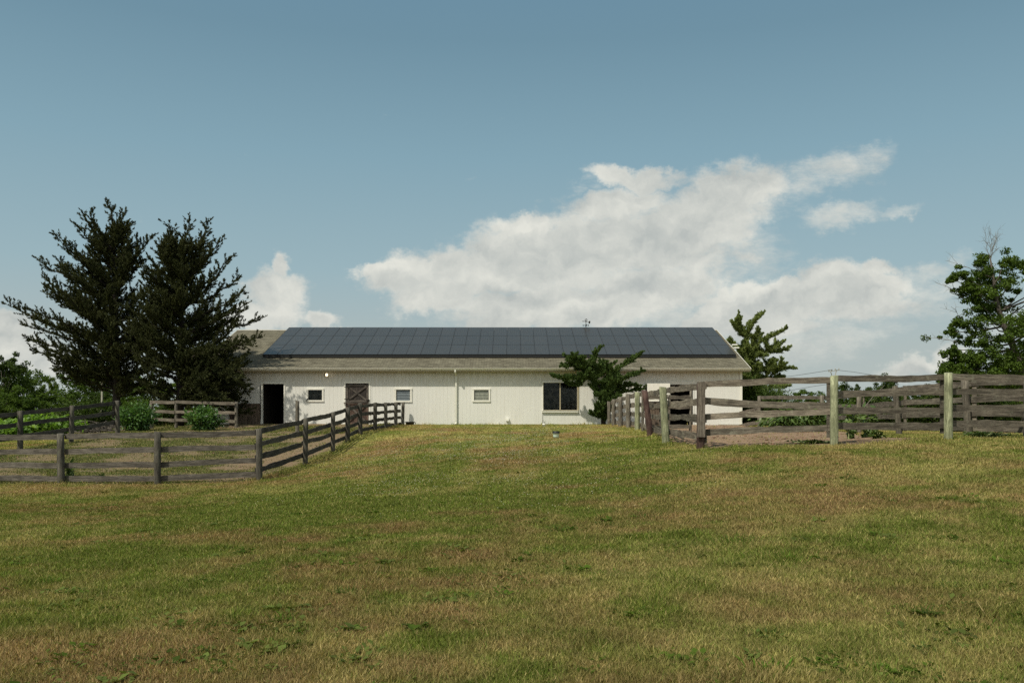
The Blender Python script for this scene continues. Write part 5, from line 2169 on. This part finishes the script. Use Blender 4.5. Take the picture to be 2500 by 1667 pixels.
mb.tube([(.0, .02, .15), (.03, .05, .27)], .012, 6)
mb.build('spigot', M['black'], pc)
tub = thing_on_ground('feed_tub', 1001, 45.2)
tag(tub, 'low black rubber feed tub at the foot of the barn wall beside the fence end', 'tub')
mb = MB()
mb.lathe((0, 0, 0), [(.17, -.02), (.20, .02), (.235, .15), (.25, .16), (.25, .18), (.22, .175), (.19, .06), (.02, .05)], 18)
mb.build('tub_body', M['black'], tub, True)
mb = MB()
mb.tube([(-.24, 0, .15), (-.33, 0, .13), (-.30, .03, .05)], .018, 6)
mb.tube([(.24, 0, .15), (.30, 0, .13), (.27, .03, .05)], .018, 6)
mb.build('handle', M['black'], tub)

# utility pole and wires
pole = empty('utility_pole', (px(2035, 0, 130).x, 130, zg1(px(2035, 0, 130).x, 130)))
tag(pole, 'distant utility pole with insulators seen above the pale green post', 'pole')
pz = k(903, 130) - pole.location.z
mb = MB()
mb.tube([(0, 0, -.3), (0, 0, pz - .9)], .13, 8)
mb.build('shaft', M['pole'], pole)
mb = MB()
mb.bar((-.75, 0, pz - .25), (.9, 0, pz - .05), .12, .10)
mb.bar((-.1, 0, pz - 1.3), (-.45, 0, pz - .2), .10, .10)
mb.bar((.1, 0, pz - 1.3), (.45, 0, pz - .1), .10, .10)
mb.build('crossarm', M['pole'], pole)
mb = MB()
for xx, zz in ((-.7, -.2), (-.3, -.15), (.25, -.05), (.8, .0)):
    mb.lathe((xx, 0, pz + zz), [(.05, 0), (.10, .08), (.06, .16), (.09, .22), (.03, .28)], 8)
mb.build('insulator', M['pole'], pole)


def wire(label, pts):
    w_ = MB()
    p = [px(*q) for q in pts]
    w_.tube(p, .028, 4, False)
    c = p[0]
    w_.v = [(a - c.x, b - c.y, d - c.z) for a, b, d in w_.v]
    o = w_.build('power_line', M['wire'], None, False, c)
    tag(o, label, 'wire', 'power lines on the utility pole')


wire('upper power line falling left from the utility pole', [(2033, 902.5, 130), (1985, 910, 127), (1935, 917.5, 124), (1850, 926, 118), (1700, 935, 110)])
wire('power line falling right from the utility pole', [(2037, 902.5, 130), (2085, 908, 133), (2140, 917, 137), (2260, 930, 145), (2420, 950, 156)])
wire('lower power line left of the utility pole under the top rail', [(2033, 936, 130), (1985, 943, 127), (1928, 953, 124), (1850, 962, 118)])
pl = empty('light_pole', (px(249, 0, 62).x, 62, zg1(px(249, 0, 62).x, 62)))
tag(pl, 'slim pale pole standing left of the left cedar trunk', 'pole')
mb = MB()
mb.tube([(0, 0, -.3), (0, 0, k(934, 62) - pl.location.z)], .07, 8)
mb.build('shaft', M['pole'], pl)
mb = MB()
mb.box(-.11, .11, -.09, .09, k(934, 62) - pl.location.z + .002, k(932, 62) - pl.location.z)
mb.build('cap', M['pole'], pl)

# leaning stick
mb = MB()
mb.tube([(0, 0, 0), (.06, 0, .45), (.16, .02, .85)], [.008, .007, .004], 5)
st = mb.build('dry_stalk', M['twig'], None, False, (px(2100, 0, 20.2).x, 20.2, zg1(px(2100, 0, 20.2).x, 20.2) + .62))
tag(st, 'thin pale dry stalk sticking up among the weeds right of the pale green post', 'stalk')
st.rotation_euler = (0, .55, 0)

# brush pile
rng = np.random.default_rng(77)
bpX = px(230, 0, 40)
bp = MB()
for i in range(130):
    c = Vector((rng.normal() * .65, rng.normal() * .4, abs(rng.normal()) * .16 + .03))
    d = Vector((rng.normal(), rng.normal() * .6, rng.normal() * .22)).normalized() * rng.uniform(.15, .6)
    r = rng.uniform(.008, .03)
    bp.tube([c - d, c + Vector((0, 0, rng.normal() * .04)), c + d], [r, r, r * .6], 5, False)
o = bp.build('brush_pile', M['barkgrey'], None, False, (bpX.x, 40, zg1(bpX.x, 40)))
tag(o, 'low pile of dead branches behind the left fence', 'brush pile')


# ------------------------------------------------------------------ grass, clover, clods
def blades():
    g = np.random.default_rng(99)
    NB = 2000000
    # area density falls with distance squared
    Y = 4.2 * (46.6 / 4.2) ** g.random(NB)
    X = (g.random(NB) * 2 - 1) * (.65 * Y + 4.0)
    fl = f_left(X, Y)
    fr = f_right(X, Y)
    nl = fbm(X * .8 + 70, Y * 1.1 + 20, 4)
    pathv = np.exp(-((X + 7.6 - .10 * (Y - 30)) / 1.0) ** 2) * sstep(24, 28, Y)
    pathv = np.maximum(pathv, sstep(41.2, 43.2, Y) * sstep(-16, -14.5, X))
    keepL = np.clip(.75 * sstep(.62, .42, nl) + .16 - .7 * pathv, .03, 1)
    tuftp = np.exp(-((X + 9.6) / 1.0) ** 2 - ((Y - 41) / 1.6) ** 2) + np.exp(-((X + 7.4) / .9) ** 2 - ((Y - 38) / 1.2) ** 2) + np.exp(-((X + 6.6) / .5) ** 2 - ((Y - 44) / 2.4) ** 2)
    keepL = np.clip(keepL + 1.2 * tuftp, 0, 1)
    keep = g.random(NB) < (1 - fl) * (1 - fr) + fl * keepL + fr * .012
    ok = keep & ~((Y > 45.95) & (X > -16.6) & (X < 12.4))
    X, Y, fl, tuftp = X[ok], Y[ok], fl[ok], tuftp[ok]
    n = len(X)
    Z = zg(X, Y)
    c = lawn_color(X, Y)
    dry, br = lawn_fields(X, Y)
    lc = np.array([.085, .112, .026])
    c = c * (1 - fl[:, None]) + (lc * (1 - .35 * g.random(n))[:, None] + G_DRY * .35 * g.random(n)[:, None]) * fl[:, None]
    # individual blades: some straw everywhere, some fresh green in the brown
    q = g.random(n)
    straw = q < (.13 + .25 * dry)
    fresh = (q > .90)
    c = np.where(straw[:, None], c * .35 + np.array([.40, .32, .14]) * .65, c)
    c = np.where(fresh[:, None], c * .45 + G_LUSH * .75, c)
    big = fbm(X * 3.1 + 8, Y * 5.0 + 3, 3)
    c = c * (.55 + .9 * g.random(n) ** 1.2)[:, None] * (.72 + .56 * big)[:, None]
    far = np.clip((Y - 5) / 41, 0, 1)
    tall = sstep(.56, .70, fbm(X * 1.4 + 21, Y * 2.2 + 13, 4))
    hgt = (.018 + .022 * g.random(n) + .026 * tall * g.random(n)) * (1 + .35 * far)
    hgt = hgt * (1 + 2.0 * np.clip(tuftp, 0, 1) * fl)
    hgt = hgt * (1 + 2.6 * sstep(45.55, 45.85, Y) * (g.random(n) < .35) * sstep(.35, .6, fbm(X * 1.7, Y * 0 + 5, 3)))
    # unmown fringe at the foot of fences
    for L in (P_POSTS, F_POSTS, Q_POSTS, R_POSTS):
        for a, b in zip(L[:-1], L[1:]):
            ax, ay = a[0], a[1]
            vx_, vy_ = b[0] - ax, b[1] - ay
            t = np.clip(((X - ax) * vx_ + (Y - ay) * vy_) / (vx_ ** 2 + vy_ ** 2), 0, 1)
            d = np.hypot(X - ax - t * vx_, Y - ay - t * vy_)
            hgt = hgt * (1 + 1.1 * np.exp(-(d / .12) ** 2) * (g.random(n) < .6))
    stalk = g.random(n) < .0022
    hgt = np.where(stalk, hgt * 2.1, hgt)
    fallen2 = stalk & (g.random(n) < .92)
    wid = .0026 * (Y / 5) ** .85 * g.uniform(.7, 1.5, n) + .0008
    c = np.where(stalk[:, None], np.array([.42, .34, .16]), c)
    az = g.random(n) * 6.283
    lean = g.normal(size=(n, 2)) * .62
    fallen = (g.random(n) < .10) | fallen2
    lean[fallen] *= 2.6
    tip = np.stack([X + lean[:, 0] * hgt, Y + lean[:, 1] * hgt, Z + hgt * np.where(fallen, .35, 1)], 1)
    hx, hy = np.cos(az) * wid, np.sin(az) * wid
    V = np.empty((n, 3, 3), dtype=np.float32)
    V[:, 0] = np.stack([X - hx, Y - hy, Z - .006], 1)
    V[:, 1] = np.stack([X + hx, Y + hy, Z - .006], 1)
    V[:, 2] = tip
    C = np.repeat(c, 3, axis=0)
    o = np_mesh('grass', V.reshape(-1, 3), np.arange(n * 3).reshape(n, 3), M['blade'], colr=C)
    tag(o, 'short patchy grass blades of the lawn and paddocks', 'grass', None, 'stuff')


blades()


def clover():
    g = np.random.default_rng(101)
    n0 = 26000
    Y = 10 + 30 * g.random(n0)
    X = g.uniform(-6, 4.2, n0)
    p = np.exp(-((X + .5) / 3.2) ** 2) * sstep(11, 18, Y) * sstep(44, 30, Y) * sstep(.44, .62, fbm(X * .7 + 4, Y * .8 + 44, 3))
    p = np.maximum(p, .6 * np.exp(-((X + 4) / 1.6) ** 2 - ((Y - 27) / 4) ** 2))
    ok = (g.random(n0) < p * .6) & (f_left(X, Y) < .1) & (f_right(X, Y) < .1)
    X, Y = X[ok], Y[ok]
    n = len(X)
    Z = zg(X, Y) + .045 + .03 * g.random(n)
    r = .0062 * g.uniform(.7, 1.3, n) * (1 + .25 * (Y - 15) / 15)
    octv = np.array([[1, 0, 0], [-1, 0, 0], [0, 1, 0], [0, -1, 0], [0, 0, 1], [0, 0, -1]], float)
    octf = np.array([[0, 2, 4], [2, 1, 4], [1, 3, 4], [3, 0, 4], [2, 0, 5], [1, 2, 5], [3, 1, 5], [0, 3, 5]])
    V = np.stack([X, Y, Z], 1)[:, None, :] + octv[None] * r[:, None, None]
    Fc = (octf[None] + (np.arange(n) * 6)[:, None, None]).reshape(-1, 3)
    o = np_mesh('clover_flowers', V.reshape(-1, 3), Fc, M['flower'])
    tag(o, 'tiny white clover heads scattered over the middle of the lawn', 'flowers', None, 'stuff')
    # clods on bare earth
    n0 = 9000
    X = g.uniform(-17, 12, n0)
    Y = g.uniform(18.5, 45.5, n0)
    pr = f_right(X, Y) * .75 + f_left(X, Y) * .25
    ok = g.random(n0) < pr
    X, Y = X[ok], Y[ok]
    n = len(X)
    r = .010 + .035 * g.random(n) ** 3
    Z = zg(X, Y) + r * .2
    sc = g.uniform(.6, 1.4, (n, 6, 1)) * np.array([1.2, 1.2, .7])
    V = np.stack([X, Y, Z], 1)[:, None, :] + octv[None] * r[:, None, None] * sc
    Fc = (octf[None] + (np.arange(n) * 6)[:, None, None]).reshape(-1, 3)
    o = np_mesh('clods', V.reshape(-1, 3), Fc, M['stone'])
    tag(o, 'scattered clods and stones on the bare paddock earth', 'clods', None, 'stuff')


clover()


def lawn_weeds():
    g = np.random.default_rng(131)
    n0 = 900
    Y = 4.6 * (34 / 4.6) ** g.random(n0)
    X = (g.random(n0) * 2 - 1) * .62 * Y
    ok = (f_left(X, Y) < .05) & (f_right(X, Y) < .05) & (g.random(n0) < sstep(.36, .6, fbm(X * .8 + 90, Y * .8, 3)))
    X, Y = X[ok], Y[ok]
    V, C = [], []
    for x, y in zip(X, Y):
        k_ = int(g.integers(7, 26))
        sp = g.uniform(.03, .11)
        L = g.uniform(.03, .085)
        cx = x + g.normal(size=k_) * sp
        cy = y + g.normal(size=k_) * sp
        az = g.random(k_) * 6.283
        up = g.uniform(.25, .9, k_)
        d = np.stack([np.cos(az), np.sin(az), up], 1)
        d /= np.linalg.norm(d, axis=1, keepdims=True)
        sd = np.stack([-np.sin(az), np.cos(az), 0 * az], 1)
        ln = L * g.uniform(.6, 1.3, k_)[:, None]
        w = ln * g.uniform(.16, .38)
        b = np.stack([cx, cy, zg(cx, cy) + .008], 1)
        V.append(np.stack([b, b + d * ln * .5 + sd * w, b + d * ln + np.array([0, 0, -.2]) * ln, b + d * ln * .5 - sd * w], 1))
        col_ = (np.array([.060, .098, .012]) if g.random() < .6 else np.array([.095, .125, .028])) * g.uniform(.7, 1.3)
        C.append(np.repeat(col_[None] * g.uniform(.75, 1.25, k_)[:, None], 4, axis=0))
    V = np.concatenate(V)
    n = len(V)
    o = np_mesh('lawn_weeds', V.reshape(-1, 3), np.arange(n * 4).reshape(n, 4), M['blade'], colr=np.concatenate(C))
    tag(o, 'small broad leaved weeds and clover leaves scattered through the lawn', 'weeds', None, 'stuff')


lawn_weeds()


def tuft(name, label, group, u, v, w, h, n, bw, colr, seed, cat='weed'):
    g = np.random.default_rng(seed)
    # solve for the ground under this photo row
    Y = 4.5
    for it in range(60):
        x = (u - 1250) * Y / F
        z = zg1(x, Y)
        Y += .35 * (-(z) * F / (v - HV) - Y)
    x = (u - 1250) * Y / F
    z = zg1(x, Y)
    bx = g.normal(size=n) * w * .32
    by = g.normal(size=n) * w * .28
    zz = zg(x + bx, Y + by) - z
    hh = h * g.uniform(.45, 1.1, n)
    out = np.stack([bx, by], 1) / w * 1.1 + g.normal(size=(n, 2)) * .28
    az = g.random(n) * 3.14
    hx, hy = np.cos(az) * bw * .5, np.sin(az) * bw * .5
    b = np.stack([bx, by, zz - .01], 1)
    m1 = b + np.stack([out[:, 0] * hh * .35, out[:, 1] * hh * .35, hh * .55], 1)
    t = b + np.stack([out[:, 0] * hh * 1.1, out[:, 1] * hh * 1.1, hh * .95], 1)
    s = np.stack([hx, hy, 0 * hx], 1)
    V = np.stack([b - s * .6, b + s * .6, m1 + s, m1 - s, m1 - s, m1 + s, t, t], 1)
    V[:, 7] = t + s * .02
    Fc = (np.array([[0, 1, 2, 3], [4, 5, 6, 7]])[None] + (np.arange(n) * 8)[:, None, None]).reshape(-1, 4)
    cc = np.array(colr) * g.uniform(.6, 1.35, n)[:, None]
    o = np_mesh(name, V.reshape(-1, 3), Fc, M['blade'], colr=np.repeat(cc, 8, axis=0), loc=(x, Y, z))
    tag(o, label, cat, group)


TG = 'taller weeds and grass tufts in the lawn'
GC, GK = (.085, .150, .018), (.070, .115, .020)
for i, (u, v, w, h, n, bw, c, lab) in enumerate([
        (1797, 1322, .38, .13, 110, .006, GC, 'bright green grass tuft in the right half of the lawn'),
        (845, 1450, .22, .10, 70, .006, GK, 'grass tuft left of centre low in the lawn'),
        (1868, 1548, .16, .05, 34, .022, GK, 'flat broad leaved rosette near the lower right'),
        (1872, 1632, .20, .07, 55, .014, GC, 'leafy weed at the bottom edge right of centre'),
        (1370, 1293, .22, .08, 60, .010, GK, 'small dark weed near the middle of the lawn'),
        (1570, 1262, .40, .07, 110, .008, GK, 'bluish green patch of weeds right of the middle'),
        (1885, 1278, .14, .06, 40, .012, GC, 'tiny tuft far right of the bright one'),
        (1905, 1365, .45, .09, 130, .007, GC, 'loose green tuft below the bright tuft'),
        (1290, 1425, .16, .05, 40, .010, GC, 'small green sprig in the centre of the dry lawn'),
        (2240, 1490, .35, .05, 90, .010, GK, 'low green patch toward the right edge'),
        (485, 1590, .22, .05, 50, .016, GK, 'flat leafy weed at the lower left'),
        (690, 1510, .20, .08, 60, .008, GC, 'green tuft in the lower left part of the lawn'),
        (380, 1500, .12, .05, 30, .016, GK, 'small rosette in the lower left'),
        (2390, 1530, .25, .05, 60, .012, GC, 'low green weed near the lower right corner'),
        (2150, 1640, .20, .06, 60, .010, GC, 'green sprig at the bottom edge toward the right corner'),
        (120, 1420, .25, .07, 60, .009, GC, 'green tuft near the left edge')]):
    tuft('weed_grass_tuft', lab, TG, u, v, w, h, n, bw, c, 200 + i)  # broad leaved weeds and rosettes as well as grass tufts
